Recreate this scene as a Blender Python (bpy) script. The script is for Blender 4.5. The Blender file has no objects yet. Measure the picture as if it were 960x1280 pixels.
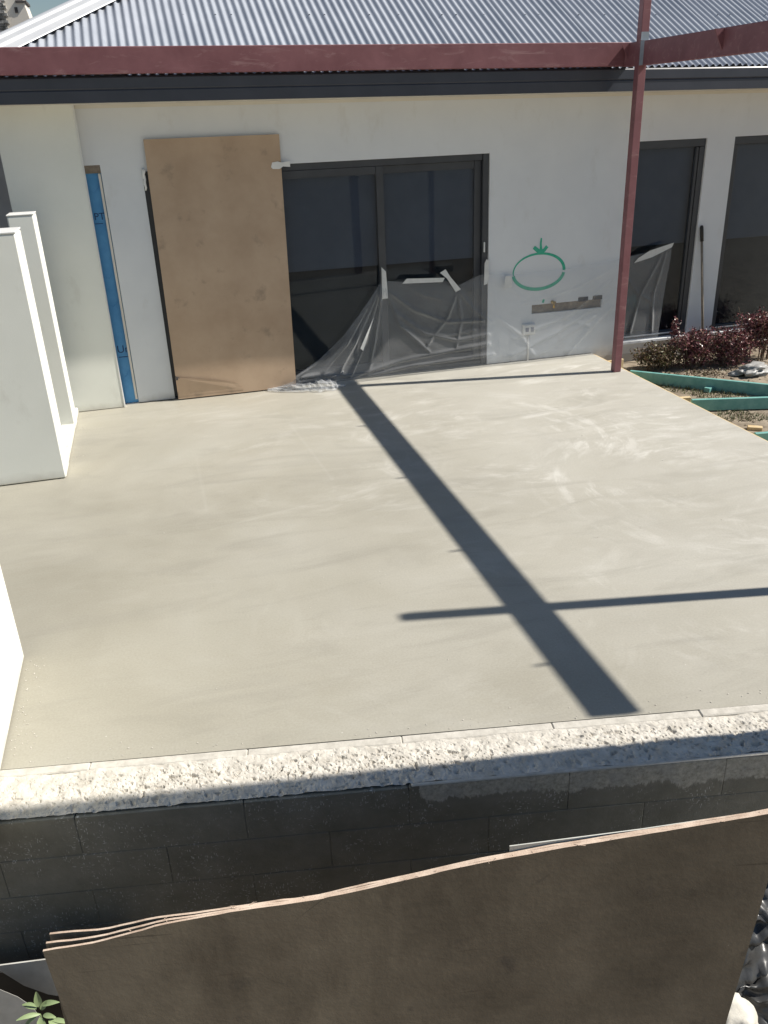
import bpy, bmesh, math, random
from mathutils import Vector, Matrix, noise as mnoise
random.seed(7)
scene = bpy.context.scene
C = scene.collection
R = math.radians

# ------------------------------------------------------------------ camera
FPX, PITCH, ROLL, YAW = 1062.34, 0.437582, -0.040714, 0.243456
CAM = Vector((0.0, -8.31586, 2.45869))
fw = Vector((math.sin(YAW)*math.cos(PITCH), math.cos(YAW)*math.cos(PITCH), -math.sin(PITCH)))
rt0 = Vector((math.cos(YAW), -math.sin(YAW), 0)); up0 = rt0.cross(fw)
rt = math.cos(ROLL)*rt0 + math.sin(ROLL)*up0
up = -math.sin(ROLL)*rt0 + math.cos(ROLL)*up0
cd = bpy.data.cameras.new('camera'); cam = bpy.data.objects.new('camera', cd); C.objects.link(cam)
cd.sensor_fit = 'HORIZONTAL'; cd.sensor_width = 36.0; cd.lens = FPX/960*36.0
cd.clip_start = 0.05; cd.clip_end = 2000
M = Matrix((rt, up, -fw)).transposed().to_4x4(); M.translation = CAM
cam.matrix_world = M
scene.camera = cam

# ------------------------------------------------------------------ sky, sun, exposure
SUN_EL, SUN_AZ = R(46.3), R(100.8)          # azimuth clockwise from +Y
S = Vector((math.sin(SUN_AZ)*math.cos(SUN_EL), math.cos(SUN_AZ)*math.cos(SUN_EL), math.sin(SUN_EL)))
world = bpy.data.worlds.new('World'); scene.world = world; world.use_nodes = True
wn = world.node_tree.nodes; wl = world.node_tree.links
sky = wn.new('ShaderNodeTexSky'); sky.sky_type = 'NISHITA'; sky.sun_disc = False
sky.sun_elevation = SUN_EL; sky.sun_rotation = SUN_AZ
sky.air_density = 1.2; sky.dust_density = 0.15; sky.ozone_density = 2.5
wl.new(sky.outputs[0], wn['Background'].inputs['Color'])
wn['Background'].inputs['Strength'].default_value = 0.052
sd = bpy.data.lights.new('sun', 'SUN'); sun = bpy.data.objects.new('sun', sd); C.objects.link(sun)
sd.energy = 5.0; sd.angle = R(0.55); sd.color = (1.0, 0.945, 0.86)
sun.rotation_euler = S.to_track_quat('Z', 'Y').to_euler()
sun.location = (6, -4, 9)
scene.view_settings.view_transform = 'Standard'; scene.view_settings.look = 'None'
scene.view_settings.exposure = 0.42; scene.view_settings.gamma = 1.0
scene.view_settings.use_curve_mapping = False

# ------------------------------------------------------------------ helpers
def obj(name, bm, mat, parent=None, smooth=False, bevel=0.0):
    if bevel > 0:
        bmesh.ops.bevel(bm, geom=list(bm.edges), offset=bevel, segments=1, affect='EDGES', clamp_overlap=True)
    bmesh.ops.recalc_face_normals(bm, faces=list(bm.faces))
    me = bpy.data.meshes.new(name); bm.to_mesh(me); bm.free()
    if isinstance(mat, (list, tuple)):
        for m in mat: me.materials.append(m)
    else: me.materials.append(mat)
    if smooth:
        for f in me.polygons: f.use_smooth = True
    o = bpy.data.objects.new(name, me); C.objects.link(o)
    if parent: o.parent = parent
    return o
def raw(name, verts, faces, mat, parent=None, smooth=False):
    me = bpy.data.meshes.new(name); me.from_pydata([tuple(v) for v in verts], [], faces); me.update()
    if mat: me.materials.append(mat)
    if smooth:
        for f in me.polygons: f.use_smooth = True
    o = bpy.data.objects.new(name, me); C.objects.link(o)
    if parent: o.parent = parent
    return o
def thing(name, label, cat, group=None):
    o = bpy.data.objects.new(name, None); C.objects.link(o); o.empty_display_size = 0.1
    return tag(o, label, cat, group)
def tag(o, label, cat, group=None):
    o['label'] = label; o['category'] = cat
    if group: o['group'] = group
    return o
def struct(o, label=None):
    o['kind'] = 'structure'
    if label: o['label'] = label
    return o
def box(bm, a, b, m=None):
    vs = []
    for x in (a[0], b[0]):
        for y in (a[1], b[1]):
            for z in (a[2], b[2]):
                v = Vector((x, y, z)); vs.append(bm.verts.new(m @ v if m else v))
    for q in ((0,1,3,2),(4,6,7,5),(0,4,5,1),(2,3,7,6),(0,2,6,4),(1,5,7,3)):
        bm.faces.new([vs[i] for i in q])
def bx(a, b, m=None):
    bm = bmesh.new(); box(bm, a, b, m); return bm
def prism(bm, pts, vec):
    """polygon (list of 3D points) extruded by vec"""
    vec = Vector(vec)
    a = [bm.verts.new(Vector(p)) for p in pts]; b = [bm.verts.new(Vector(p)+vec) for p in pts]
    bm.faces.new(a); bm.faces.new(b[::-1])
    n = len(a)
    for i in range(n): bm.faces.new([a[i], b[i], b[(i+1)%n], a[(i+1)%n]])
def tube(bm, pts, rad, seg=8, cap=True):
    pts = [Vector(p) for p in pts]; rings = []
    for i, p in enumerate(pts):
        d = (pts[min(i+1, len(pts)-1)] - pts[max(i-1, 0)]).normalized()
        u = d.orthogonal().normalized() if i == 0 else (u - d*u.dot(d)).normalized()
        w = d.cross(u); r = rad[i] if isinstance(rad, (list, tuple)) else rad
        rings.append([bm.verts.new(p + r*(math.cos(2*math.pi*k/seg)*u + math.sin(2*math.pi*k/seg)*w)) for k in range(seg)])
    for a, b in zip(rings, rings[1:]):
        for k in range(seg): bm.faces.new([a[k], a[(k+1)%seg], b[(k+1)%seg], b[k]])
    if cap: bm.faces.new(rings[0][::-1]); bm.faces.new(rings[-1])
def ribbon(bm, pts, width, y, thick=0.0012):
    """flat painted stroke in an XZ plane at y; width may vary"""
    n = len(pts); L = []
    for i in range(n):
        a = Vector(pts[max(i-1,0)]); b = Vector(pts[min(i+1,n-1)]); d = (b-a).normalized(); nn = Vector((-d.y, d.x))
        w = width[i] if isinstance(width, (list, tuple)) else width
        p = Vector(pts[i]); L.append((p+nn*w/2, p-nn*w/2))
    vs = [[bm.verts.new((q.x, y, q.y)) for q in pr] for pr in L]
    for a, b in zip(vs, vs[1:]): bm.faces.new([a[0], a[1], b[1], b[0]])

# ---------------- materials
def node(nt, t, **kw):
    n = nt.nodes.new(t)
    for k, v in kw.items():
        if k in n.inputs: n.inputs[k].default_value = v
        else: setattr(n, k, v)
    return n
def ramp(nt, fac, stops):
    n = nt.nodes.new('ShaderNodeValToRGB'); e = n.color_ramp.elements
    while len(e) < len(stops): e.new(0.5)
    for i, (p, c) in enumerate(stops):
        e[i].position = p; e[i].color = (c[0], c[1], c[2], 1) if hasattr(c, '__len__') else (c, c, c, 1)
    nt.links.new(fac, n.inputs[0]); return n.outputs[0]
def mixc(nt, fac, a, b, mode='MIX'):
    n = nt.nodes.new('ShaderNodeMix'); n.data_type = 'RGBA'; n.blend_type = mode
    for sock, v in ((n.inputs[0], fac), (n.inputs[6], a), (n.inputs[7], b)):
        if hasattr(v, 'is_output') or hasattr(v, 'links'): nt.links.new(v, sock)
        elif hasattr(v, '__len__'): sock.default_value = (v[0], v[1], v[2], 1)
        else: sock.default_value = v
    return n.outputs[2]
def math_(nt, op, a, b=None, c=None, clamp=False):
    n = nt.nodes.new('ShaderNodeMath'); n.operation = op; n.use_clamp = clamp
    for i, v in enumerate((a, b, c)):
        if v is None: continue
        if hasattr(v, 'links'): nt.links.new(v, n.inputs[i])
        else: n.inputs[i].default_value = v
    return n.outputs[0]
def pos(nt, scale=(1,1,1), rot=(0,0,0), off=(0,0,0)):
    g = nt.nodes.new('ShaderNodeNewGeometry'); m = nt.nodes.new('ShaderNodeMapping')
    m.inputs['Scale'].default_value = scale; m.inputs['Rotation'].default_value = rot; m.inputs['Location'].default_value = off
    nt.links.new(g.outputs['Position'], m.inputs['Vector']); return m.outputs[0]
def noise(nt, vec, scale, detail=4, rough=0.55, dist=0.0):
    n = node(nt, 'ShaderNodeTexNoise'); n.inputs['Scale'].default_value = scale; n.inputs['Detail'].default_value = detail
    n.inputs['Roughness'].default_value = rough; n.inputs['Distortion'].default_value = dist
    nt.links.new(vec, n.inputs['Vector']); return n.outputs['Fac']
def voro(nt, vec, scale, feature='F1', rand=1.0):
    n = node(nt, 'ShaderNodeTexVoronoi', feature=feature); n.inputs['Scale'].default_value = scale
    n.inputs['Randomness'].default_value = rand
    nt.links.new(vec, n.inputs['Vector']); return n.outputs['Distance']
def newmat(name):
    m = bpy.data.materials.new(name); m.use_nodes = True
    return m, m.node_tree, m.node_tree.nodes['Principled BSDF']
def bump(nt, bs, h, strength=0.3, dist=0.01):
    b = nt.nodes.new('ShaderNodeBump'); b.inputs['Strength'].default_value = strength; b.inputs['Distance'].default_value = dist
    nt.links.new(h, b.inputs['Height']); nt.links.new(b.outputs[0], bs.inputs['Normal'])
def simple(name, c1, c2=None, scale=6, rough=0.6, bstr=0.0, bscale=60, metal=0.0, spec=0.5, sc3=(1,1,1), lo=0.35, hi=0.65):
    m, nt, bs = newmat(name)
    bs.inputs['Roughness'].default_value = rough; bs.inputs['Metallic'].default_value = metal
    bs.inputs['Specular IOR Level'].default_value = spec
    if c2 is None: bs.inputs['Base Color'].default_value = (*c1, 1)
    else:
        p = pos(nt, sc3); f = noise(nt, p, scale, 6, 0.6)
        nt.links.new(ramp(nt, f, [(lo, c1), (hi, c2)]), bs.inputs['Base Color'])
    if bstr > 0: bump(nt, bs, noise(nt, pos(nt), bscale, 4), bstr, 0.004)
    return m

def m_slab():
    m, nt, bs = newmat('trowelled_concrete')
    p = pos(nt)
    big = noise(nt, p, 0.55, 5, 0.6, 0.6)
    base = ramp(nt, big, [(0.3, (0.345, 0.325, 0.268)), (0.5, (0.40, 0.38, 0.32)), (0.7, (0.435, 0.42, 0.365))])
    # damp, slightly browner zone towards the white walls; drier, paler towards the garden edge
    sx = node(nt, 'ShaderNodeSeparateXYZ'); nt.links.new(p, sx.inputs[0])
    dry = math_(nt, 'MULTIPLY_ADD', sx.outputs[0], 0.22, 0.05)
    dry = math_(nt, 'ADD', dry, math_(nt, 'MULTIPLY', math_(nt, 'SUBTRACT', noise(nt, p, 0.9, 4, 0.6, 1.0), 0.5), 1.3), clamp=True)
    base = mixc(nt, math_(nt, 'MULTIPLY', dry, 0.75), base, (0.47, 0.453, 0.405))
    # trowel smears: short broken strokes, in patches, along slowly turning directions
    warp = node(nt, 'ShaderNodeTexNoise'); warp.inputs['Scale'].default_value = 0.45; warp.inputs['Detail'].default_value = 1.0; nt.links.new(p, warp.inputs['Vector'])
    vm = node(nt, 'ShaderNodeVectorMath', operation='MULTIPLY_ADD'); vm.inputs[1].default_value = (1.0, 1.0, 0)
    nt.links.new(warp.outputs['Color'], vm.inputs[0]); nt.links.new(p, vm.inputs[2])
    masks = []
    for rz, sc, lo, hi, q in ((0.55, (1.3, 4.2, 1), 0.50, 0.68, 3.1), (-0.6, (1.5, 4.0, 1), 0.51, 0.69, 7.7)):
        mp = node(nt, 'ShaderNodeMapping'); mp.inputs['Rotation'].default_value = (0, 0, rz); mp.inputs['Scale'].default_value = sc; mp.inputs['Location'].default_value = (q, q*1.7, 0)
        nt.links.new(vm.outputs[0], mp.inputs['Vector'])
        st_ = ramp(nt, noise(nt, mp.outputs[0], 1.7, 6, 0.62, 0.15), [(lo, 0.0), (hi, 0.8)])
        patch = ramp(nt, noise(nt, pos(nt, (1, 1, 1), (0, 0, 0), (q*2, q, 0)), 1.1, 4, 0.6, 0.4), [(0.47, 0.0), (0.62, 1.0)])
        masks.append(math_(nt, 'MULTIPLY', st_, patch))
    # hand trowel arcs: streaks along circles of an arm's reach
    for q, (cx, cy, r0) in enumerate(((3.7, -3.5, 1.5), (2.5, -2.1, 1.3), (4.3, -1.5, 1.4), (3.0, -4.9, 1.1), (0.9, -2.2, 1.2), (1.2, -4.6, 1.2), (4.4, -4.6, 1.3))):
        ddx = math_(nt, 'SUBTRACT', sx.outputs[0], cx); ddy = math_(nt, 'SUBTRACT', sx.outputs[1], cy)
        ang = math_(nt, 'ARCTAN2', ddy, ddx); rad = math_(nt, 'SQRT', math_(nt, 'ADD', math_(nt, 'MULTIPLY', ddx, ddx), math_(nt, 'MULTIPLY', ddy, ddy)))
        cb = node(nt, 'ShaderNodeCombineXYZ'); nt.links.new(math_(nt, 'MULTIPLY', ang, 1.6), cb.inputs[0]); nt.links.new(math_(nt, 'MULTIPLY', rad, 5.5), cb.inputs[1]); cb.inputs[2].default_value = q*7.3
        st_ = ramp(nt, noise(nt, cb.outputs[0], 1.5, 7, 0.66, 0.2), [(0.49, 0.0), (0.63, 1.0)])
        win = math_(nt, 'MULTIPLY', ramp(nt, math_(nt, 'DIVIDE', rad, r0), [(0.15, 0.0), (0.45, 1.0), (0.8, 1.0), (1.0, 0.0)]), ramp(nt, noise(nt, pos(nt, (1, 1, 1), (0, 0, 0), (q*3.1, 5, 0)), 1.3, 3), [(0.42, 0.0), (0.58, 1.0)]))
        masks.append(math_(nt, 'MULTIPLY', st_, win))
    sm = masks[0]
    for mk in masks[1:]: sm = math_(nt, 'MAXIMUM', sm, mk)
    where = ramp(nt, math_(nt, 'ADD', math_(nt, 'ADD', math_(nt, 'MULTIPLY', sx.outputs[0], 0.15), math_(nt, 'MULTIPLY', sx.outputs[1], 0.06)), noise(nt, p, 0.8, 3)), [(0.42, 0.14), (0.95, 1.0)])
    smf = math_(nt, 'MULTIPLY', math_(nt, 'MULTIPLY', sm, where), 0.66)
    col = mixc(nt, smf, base, (0.66, 0.645, 0.60))
    # darker machine marks
    dk = ramp(nt, noise(nt, pos(nt, (0.6, 2.4, 1), (0, 0, 0.35)), 1.3, 6, 0.62, 1.4), [(0.52, 0.0), (0.72, 1.0)])
    col = mixc(nt, math_(nt, 'MULTIPLY', dk, 0.42), col, (0.30, 0.285, 0.245))
    # darkened towards the block wall and the white walls to offset bounced light
    dim = math_(nt, 'ADD', math_(nt, 'ADD', math_(nt, 'MULTIPLY', sx.outputs[1], -0.13), math_(nt, 'MULTIPLY', sx.outputs[0], -0.10)), noise(nt, p, 0.7, 5, 0.6, 0.8))
    col = mixc(nt, ramp(nt, dim, [(0.45, 0.0), (1.25, 1.0)]), col, (0.87, 0.865, 0.85), 'MULTIPLY')
    # fine speckle and little pale flecks
    fine = noise(nt, p, 90, 3, 0.7)
    col = mixc(nt, 0.14, col, ramp(nt, fine, [(0.3, 0.2), (0.7, 0.75)]), 'OVERLAY')
    fl = ramp(nt, voro(nt, p, 5.0), [(0.012, 1.0), (0.02, 0.0)])
    col = mixc(nt, math_(nt, 'MULTIPLY', fl, 0.5), col, (0.7, 0.69, 0.66))
    # faint straight screed lines
    for (ax, ay, bx_, by_) in ((0.95, -1.1, 1.05, -2.55), (0.1, -3.1, 1.6, -2.72), (1.55, -1.0, 1.66, -2.1), (0.1, -1.7, 0.1, -2.8)):
        d = Vector((bx_-ax, by_-ay)); L = d.length; d /= L
        al = math_(nt, 'ADD', math_(nt, 'MULTIPLY', math_(nt, 'SUBTRACT', sx.outputs[0], ax), d.x), math_(nt, 'MULTIPLY', math_(nt, 'SUBTRACT', sx.outputs[1], ay), d.y))
        ac = math_(nt, 'ABSOLUTE', math_(nt, 'ADD', math_(nt, 'MULTIPLY', math_(nt, 'SUBTRACT', sx.outputs[0], ax), -d.y), math_(nt, 'MULTIPLY', math_(nt, 'SUBTRACT', sx.outputs[1], ay), d.x)))
        inn = math_(nt, 'MULTIPLY', math_(nt, 'GREATER_THAN', al, 0), math_(nt, 'LESS_THAN', al, L))
        ln = math_(nt, 'MULTIPLY', inn, ramp(nt, ac, [(0.004, 1.0), (0.018, 0.0)]))
        ln = math_(nt, 'MULTIPLY', ln, math_(nt, 'MULTIPLY', noise(nt, p, 3.0), 0.14))
        col = mixc(nt, ln, col, (0.6, 0.59, 0.55))
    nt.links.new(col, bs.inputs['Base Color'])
    nt.links.new(ramp(nt, noise(nt, p, 1.6, 5, 0.6, 1.0), [(0.3, 0.42), (0.7, 0.68)]), bs.inputs['Roughness'])
    bs.inputs['Specular IOR Level'].default_value = 0.35
    h = math_(nt, 'ADD', math_(nt, 'MULTIPLY', noise(nt, p, 3.0, 4), 1.0), math_(nt, 'MULTIPLY', fine, 0.06))
    bump(nt, bs, h, 0.12, 0.01)
    return m
def m_tar():
    """bituminous paint brushed over concrete blocks, stopping at a ragged line"""
    m, nt, bs = newmat('tarred_block')
    p = pos(nt); sx = node(nt, 'ShaderNodeSeparateXYZ'); nt.links.new(p, sx.inputs[0])
    raw_c = ramp(nt, noise(nt, p, 45, 5, 0.75), [(0.3, (0.26, 0.25, 0.21)), (0.7, (0.58, 0.555, 0.48))])
    raw_c = mixc(nt, ramp(nt, noise(nt, p, 9, 4), [(0.5, 0.0), (0.75, 0.6)]), raw_c, (0.36, 0.36, 0.35))
    tar_c = ramp(nt, noise(nt, p, 7, 6, 0.65), [(0.3, (0.165, 0.16, 0.13)), (0.75, (0.25, 0.243, 0.205))])
    tar_c = mixc(nt, ramp(nt, noise(nt, pos(nt, (1, 1, 3)), 2.3, 5), [(0.5, 0.0), (0.8, 0.55)]), tar_c, (0.28, 0.27, 0.235))
    # white flecks and scratches
    s2 = ramp(nt, noise(nt, p, 4, 4), [(0.46, 0.0), (0.58, 1.0)])
    fle = None
    for sc, rot, lo, hi in (((150, 150, 34), (0, 0.7, 0), 0.16, 0.30), ((38, 38, 130), (0, 0.35, 0), 0.13, 0.26), ((24, 24, 24), (0, 0, 0), 0.05, 0.085)):
        f1 = ramp(nt, voro(nt, pos(nt, sc, rot), 1.0), [(lo, 1.0), (hi, 0.0)])
        f1 = math_(nt, 'MULTIPLY', f1, ramp(nt, noise(nt, pos(nt, (1, 1, 1), (0, 0, 0), (sc[0], sc[2], 3)), 26, 2), [(0.47, 0.0), (0.56, 1.0)]))
        fle = f1 if fle is None else math_(nt, 'MAXIMUM', fle, f1)
    fle = math_(nt, 'MULTIPLY', fle, s2)
    tar_c = mixc(nt, math_(nt, 'MULTIPLY', fle, 0.85), tar_c, (0.6, 0.6, 0.57))
    # unpainted: x beyond 0.75 m and z above a wandering line
    jag = math_(nt, 'MULTIPLY', math_(nt, 'SUBTRACT', noise(nt, pos(nt, (1, 1, 0.3)), 4.5, 7, 0.75), 0.5), 0.26)
    lim = math_(nt, 'ADD', math_(nt, 'MULTIPLY', math_(nt, 'SUBTRACT', sx.outputs[0], 0.75), -0.028), -0.098)
    zz = math_(nt, 'SUBTRACT', sx.outputs[2], math_(nt, 'ADD', lim, jag))
    un = math_(nt, 'MULTIPLY', ramp(nt, zz, [(0.0, 0.0), (0.012, 1.0)]), math_(nt, 'GREATER_THAN', math_(nt, 'ADD', sx.outputs[0], math_(nt, 'MULTIPLY', jag, 0.4)), 0.745))
    # bare lip along the top arris everywhere
    lip = ramp(nt, math_(nt, 'ADD', sx.outputs[2], math_(nt, 'MULTIPLY', jag, 0.12)), [(0.0, 0.0), (0.006, 1.0)])
    nt.links.new(mixc(nt, un, tar_c, raw_c), bs.inputs['Base Color'])
    nt.links.new(ramp(nt, un, [(0, 0.62), (1, 0.95)]), bs.inputs['Roughness'])
    bs.inputs['Specular IOR Level'].default_value = 0.3
    bump(nt, bs, math_(nt, 'ADD', noise(nt, p, 60, 5, 0.7), math_(nt, 'MULTIPLY', noise(nt, p, 12, 4), 1.5)), 0.45, 0.006)
    return m
def m_primer():
    m, nt, bs = newmat('red_oxide_primer')
    p = pos(nt)
    c = ramp(nt, noise(nt, p, 5, 6, 0.6), [(0.3, (0.172, 0.064, 0.072)), (0.7, (0.235, 0.098, 0.108))])
    sc = ramp(nt, noise(nt, pos(nt, (1, 6, 5)), 3.5, 7, 0.7, 0.8), [(0.55, 0.0), (0.72, 1.0)])
    c = mixc(nt, math_(nt, 'MULTIPLY', sc, 0.4), c, (0.46, 0.31, 0.30))
    nt.links.new(c, bs.inputs['Base Color']); bs.inputs['Roughness'].default_value = 0.55
    return m
def m_wall(name, c1, c2, rough=0.85, stain=True):
    m, nt, bs = newmat(name); p = pos(nt)
    c = ramp(nt, noise(nt, p, 1.7, 6, 0.6), [(0.3, c1), (0.7, c2)])
    if stain:
        st = ramp(nt, noise(nt, pos(nt, (1, 1, 0.5)), 4.5, 6, 0.65), [(0.58, 0.0), (0.8, 0.35)])
        c = mixc(nt, st, c, (0.45, 0.42, 0.36))
        sx = node(nt, 'ShaderNodeSeparateXYZ'); nt.links.new(p, sx.inputs[0])
        lowz = ramp(nt, math_(nt, 'ADD', sx.outputs[2], math_(nt, 'MULTIPLY', noise(nt, p, 8, 5), 0.12)), [(0.05, 0.5), (0.14, 0.0)])
        c = mixc(nt, lowz, c, (0.36, 0.33, 0.27))       # splashed dirt at the foot
    nt.links.new(c, bs.inputs['Base Color']); bs.inputs['Roughness'].default_value = rough
    bump(nt, bs, math_(nt, 'ADD', noise(nt, p, 130, 3, 0.7), math_(nt, 'MULTIPLY', noise(nt, p, 6, 3), 0.6)), 0.25, 0.003)
    return m
def m_board():
    m, nt, bs = newmat('brown_hardboard'); p = pos(nt)
    c = ramp(nt, noise(nt, p, 2.2, 6, 0.6), [(0.3, (0.41, 0.29, 0.195)), (0.7, (0.52, 0.385, 0.27))])
    sm = ramp(nt, noise(nt, p, 6, 5, 0.6), [(0.60, 0.0), (0.74, 0.55)])
    c = mixc(nt, sm, c, (0.22, 0.17, 0.125))
    fl = ramp(nt, voro(nt, p, 3.2), [(0.012, 1.0), (0.022, 0.0)])
    c = mixc(nt, math_(nt, 'MULTIPLY', fl, 0.75), c, (0.75, 0.7, 0.6))
    nt.links.new(c, bs.inputs['Base Color']); bs.inputs['Roughness'].default_value = 0.7
    bump(nt, bs, noise(nt, p, 200, 2), 0.1, 0.002)
    return m
def m_ply():
    m, nt, bs = newmat('weathered_ply_face'); p = pos(nt)
    c = ramp(nt, noise(nt, p, 3.0, 7, 0.62), [(0.3, (0.115, 0.094, 0.067)), (0.7, (0.215, 0.178, 0.128))])
    gr = ramp(nt, noise(nt, pos(nt, (1.2, 1.2, 14), (0, 0.1, 0)), 3.0, 5, 0.6), [(0.35, 0.0), (0.7, 1.0)])
    c = mixc(nt, math_(nt, 'MULTIPLY', gr, 0.10), c, (0.28, 0.20, 0.13))
    st = ramp(nt, noise(nt, p, 7, 4, 0.6), [(0.62, 0.0), (0.74, 0.7)])
    c = mixc(nt, st, c, (0.09, 0.075, 0.06))
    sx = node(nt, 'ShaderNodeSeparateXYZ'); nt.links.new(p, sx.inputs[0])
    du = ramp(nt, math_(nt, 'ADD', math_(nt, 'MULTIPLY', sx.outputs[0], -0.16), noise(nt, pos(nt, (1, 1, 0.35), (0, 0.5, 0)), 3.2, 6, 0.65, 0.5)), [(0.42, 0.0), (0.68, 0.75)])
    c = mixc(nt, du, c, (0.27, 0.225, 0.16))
    scr = ramp(nt, noise(nt, pos(nt, (2.5, 2.5, 70), (0, 0.9, 0)), 1.0, 3, 0.5), [(0.70, 0.0), (0.76, 0.5)])
    c = mixc(nt, scr, c, (0.07, 0.055, 0.04))
    fl = ramp(nt, voro(nt, p, 17), [(0.03, 1.0), (0.05, 0.0)])
    fl = math_(nt, 'MULTIPLY', fl, ramp(nt, noise(nt, p, 3), [(0.55, 0.0), (0.65, 1.0)]))
    c = mixc(nt, math_(nt, 'MULTIPLY', fl, 0.7), c, (0.5, 0.45, 0.38))
    nt.links.new(c, bs.inputs['Base Color']); bs.inputs['Roughness'].default_value = 0.75
    bs.inputs['Specular IOR Level'].default_value = 0.3
    bump(nt, bs, noise(nt, p, 35, 5, 0.7), 0.3, 0.004)
    return m
def m_film():
    m, nt, bs = newmat('clear_builders_film'); p = pos(nt)
    bs.inputs['Base Color'].default_value = (0.86, 0.88, 0.9, 1); bs.inputs['Roughness'].default_value = 0.14
    tr = node(nt, 'ShaderNodeBsdfTransparent'); tr.inputs[0].default_value = (0.97, 0.97, 0.97, 1)
    fr = node(nt, 'ShaderNodeLayerWeight'); fr.inputs[0].default_value = 0.35
    f = math_(nt, 'ADD', math_(nt, 'MULTIPLY', fr.outputs['Facing'], 0.42), ramp(nt, noise(nt, pos(nt, (1, 1, 2)), 1.6, 2), [(0.35, 0.085), (0.7, 0.135)]), clamp=True)
    mx = node(nt, 'ShaderNodeMixShader')
    nt.links.new(f, mx.inputs[0]); nt.links.new(tr.outputs[0], mx.inputs[1]); nt.links.new(bs.outputs[0], mx.inputs[2])
    nt.links.new(mx.outputs[0], nt.nodes['Material Output'].inputs['Surface'])
    return m
def m_glass():
    m, nt, bs = newmat('window_glass')
    tr = node(nt, 'ShaderNodeBsdfTransparent'); tr.inputs[0].default_value = (0.72, 0.76, 0.80, 1)
    gl = node(nt, 'ShaderNodeBsdfGlossy'); gl.inputs['Roughness'].default_value = 0.03; gl.inputs[0].default_value = (0.9, 0.95, 1, 1)
    fr = node(nt, 'ShaderNodeFresnel'); fr.inputs[0].default_value = 1.5
    mx = node(nt, 'ShaderNodeMixShader')
    nt.links.new(math_(nt, 'MULTIPLY', fr.outputs[0], 0.5), mx.inputs[0]); nt.links.new(tr.outputs[0], mx.inputs[1]); nt.links.new(gl.outputs[0], mx.inputs[2])
    nt.links.new(mx.outputs[0], nt.nodes['Material Output'].inputs['Surface'])
    return m
def m_leaf(name, stops, rough=0.5):
    m, nt, bs = newmat(name)
    g = node(nt, 'ShaderNodeNewGeometry')
    nt.links.new(ramp(nt, g.outputs['Random Per Island'], stops), bs.inputs['Base Color'])
    bs.inputs['Roughness'].default_value = rough
    return m

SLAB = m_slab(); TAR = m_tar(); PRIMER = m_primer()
RENDER = m_wall('white_render', (0.66, 0.68, 0.70), (0.72, 0.74, 0.755))
PANEL = m_wall('white_panel', (0.76, 0.77, 0.71), (0.82, 0.83, 0.77))
BOARD = m_board(); PLY = m_ply(); FILM = m_film(); GLASS = m_glass()
ROOFM = simple('zincalume_sheet', (0.34, 0.367, 0.415), (0.40, 0.427, 0.475), 3, 0.45, 0, metal=0.1)
CAPM = simple('zincalume_capping', (0.40, 0.415, 0.44), (0.46, 0.475, 0.495), 2, 0.4, 0, metal=0.1)
GUTTER = simple('charcoal_colorbond', (0.042, 0.048, 0.064), (0.052, 0.058, 0.076), 4, 0.38)
SOFFIT = simple('cream_soffit', (0.66, 0.63, 0.55), (0.70, 0.67, 0.60), 3, 0.7)
FRAME = simple('charcoal_aluminium', (0.040, 0.044, 0.052), (0.050, 0.055, 0.064), 6, 0.4)
BLIND = simple('grey_roller_blind', (0.185, 0.20, 0.235), (0.215, 0.23, 0.265), 5, 0.9, 0.1, 200)
DARKROOM = simple('dark_interior', (0.040, 0.040, 0.042), (0.06, 0.06, 0.06), 2, 0.9)
CORE = simple('rough_core_concrete', (0.45, 0.42, 0.365), (0.64, 0.605, 0.54), 16, 0.95, 0.5, 90)
SHELL = simple('block_shell_concrete', (0.44, 0.415, 0.365), (0.58, 0.55, 0.49), 22, 0.95, 0.4, 120)
MORTAR = simple('tarred_joint', (0.035, 0.036, 0.034), (0.06, 0.06, 0.057), 9, 0.9)
PLYEDGE = simple('cut_ply_edge', (0.46, 0.34, 0.255), (0.66, 0.53, 0.42), 26, 0.8, 0.4, 150, sc3=(0.4, 0.4, 3))
THINW = simple('pale_sheet_face', (0.50, 0.50, 0.45), (0.60, 0.59, 0.54), 12, 0.8)
SOIL = simple('dry_soil', (0.17, 0.135, 0.095), (0.34, 0.285, 0.215), 9, 0.95, 0.9, 45)
PITSOIL = simple('pit_soil', (0.17, 0.14, 0.105), (0.27, 0.225, 0.175), 5, 0.95, 0.9, 30)
TEAL = simple('teal_treated_pine', (0.13, 0.35, 0.32), (0.20, 0.43, 0.39), 14, 0.65, 0.2, 80)
PINE = simple('yellow_pine', (0.55, 0.40, 0.20), (0.66, 0.55, 0.36), 8, 0.75, 0.2, 90)
TAPE = simple('masking_tape', (0.56, 0.565, 0.55), (0.64, 0.645, 0.63), 20, 0.6)
WHITE = simple('white_plastic', (0.72, 0.72, 0.70), (0.78, 0.78, 0.76), 8, 0.45)
TUBM = simple('scuffed_white_plastic', (0.48, 0.47, 0.43), (0.62, 0.61, 0.57), 9, 0.6)
BLACKP = simple('black_rubber', (0.014, 0.014, 0.014), (0.022, 0.022, 0.021), 8, 0.6)
BFILM = simple('black_builders_plastic', (0.025, 0.026, 0.027), (0.085, 0.085, 0.085), 5, 0.33)
BLUE = simple('blue_building_wrap', (0.06, 0.26, 0.53), (0.09, 0.32, 0.60), 7, 0.5, 0.3, 14)
BLUEINK = simple('navy_print', (0.012, 0.045, 0.14), None)
GREENP = simple('green_spray_paint', (0.03, 0.38, 0.24), (0.07, 0.46, 0.31), 22, 0.7)
BRASS = simple('brass', (0.62, 0.42, 0.16), (0.5, 0.33, 0.12), 20, 0.35, metal=0.8)
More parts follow.
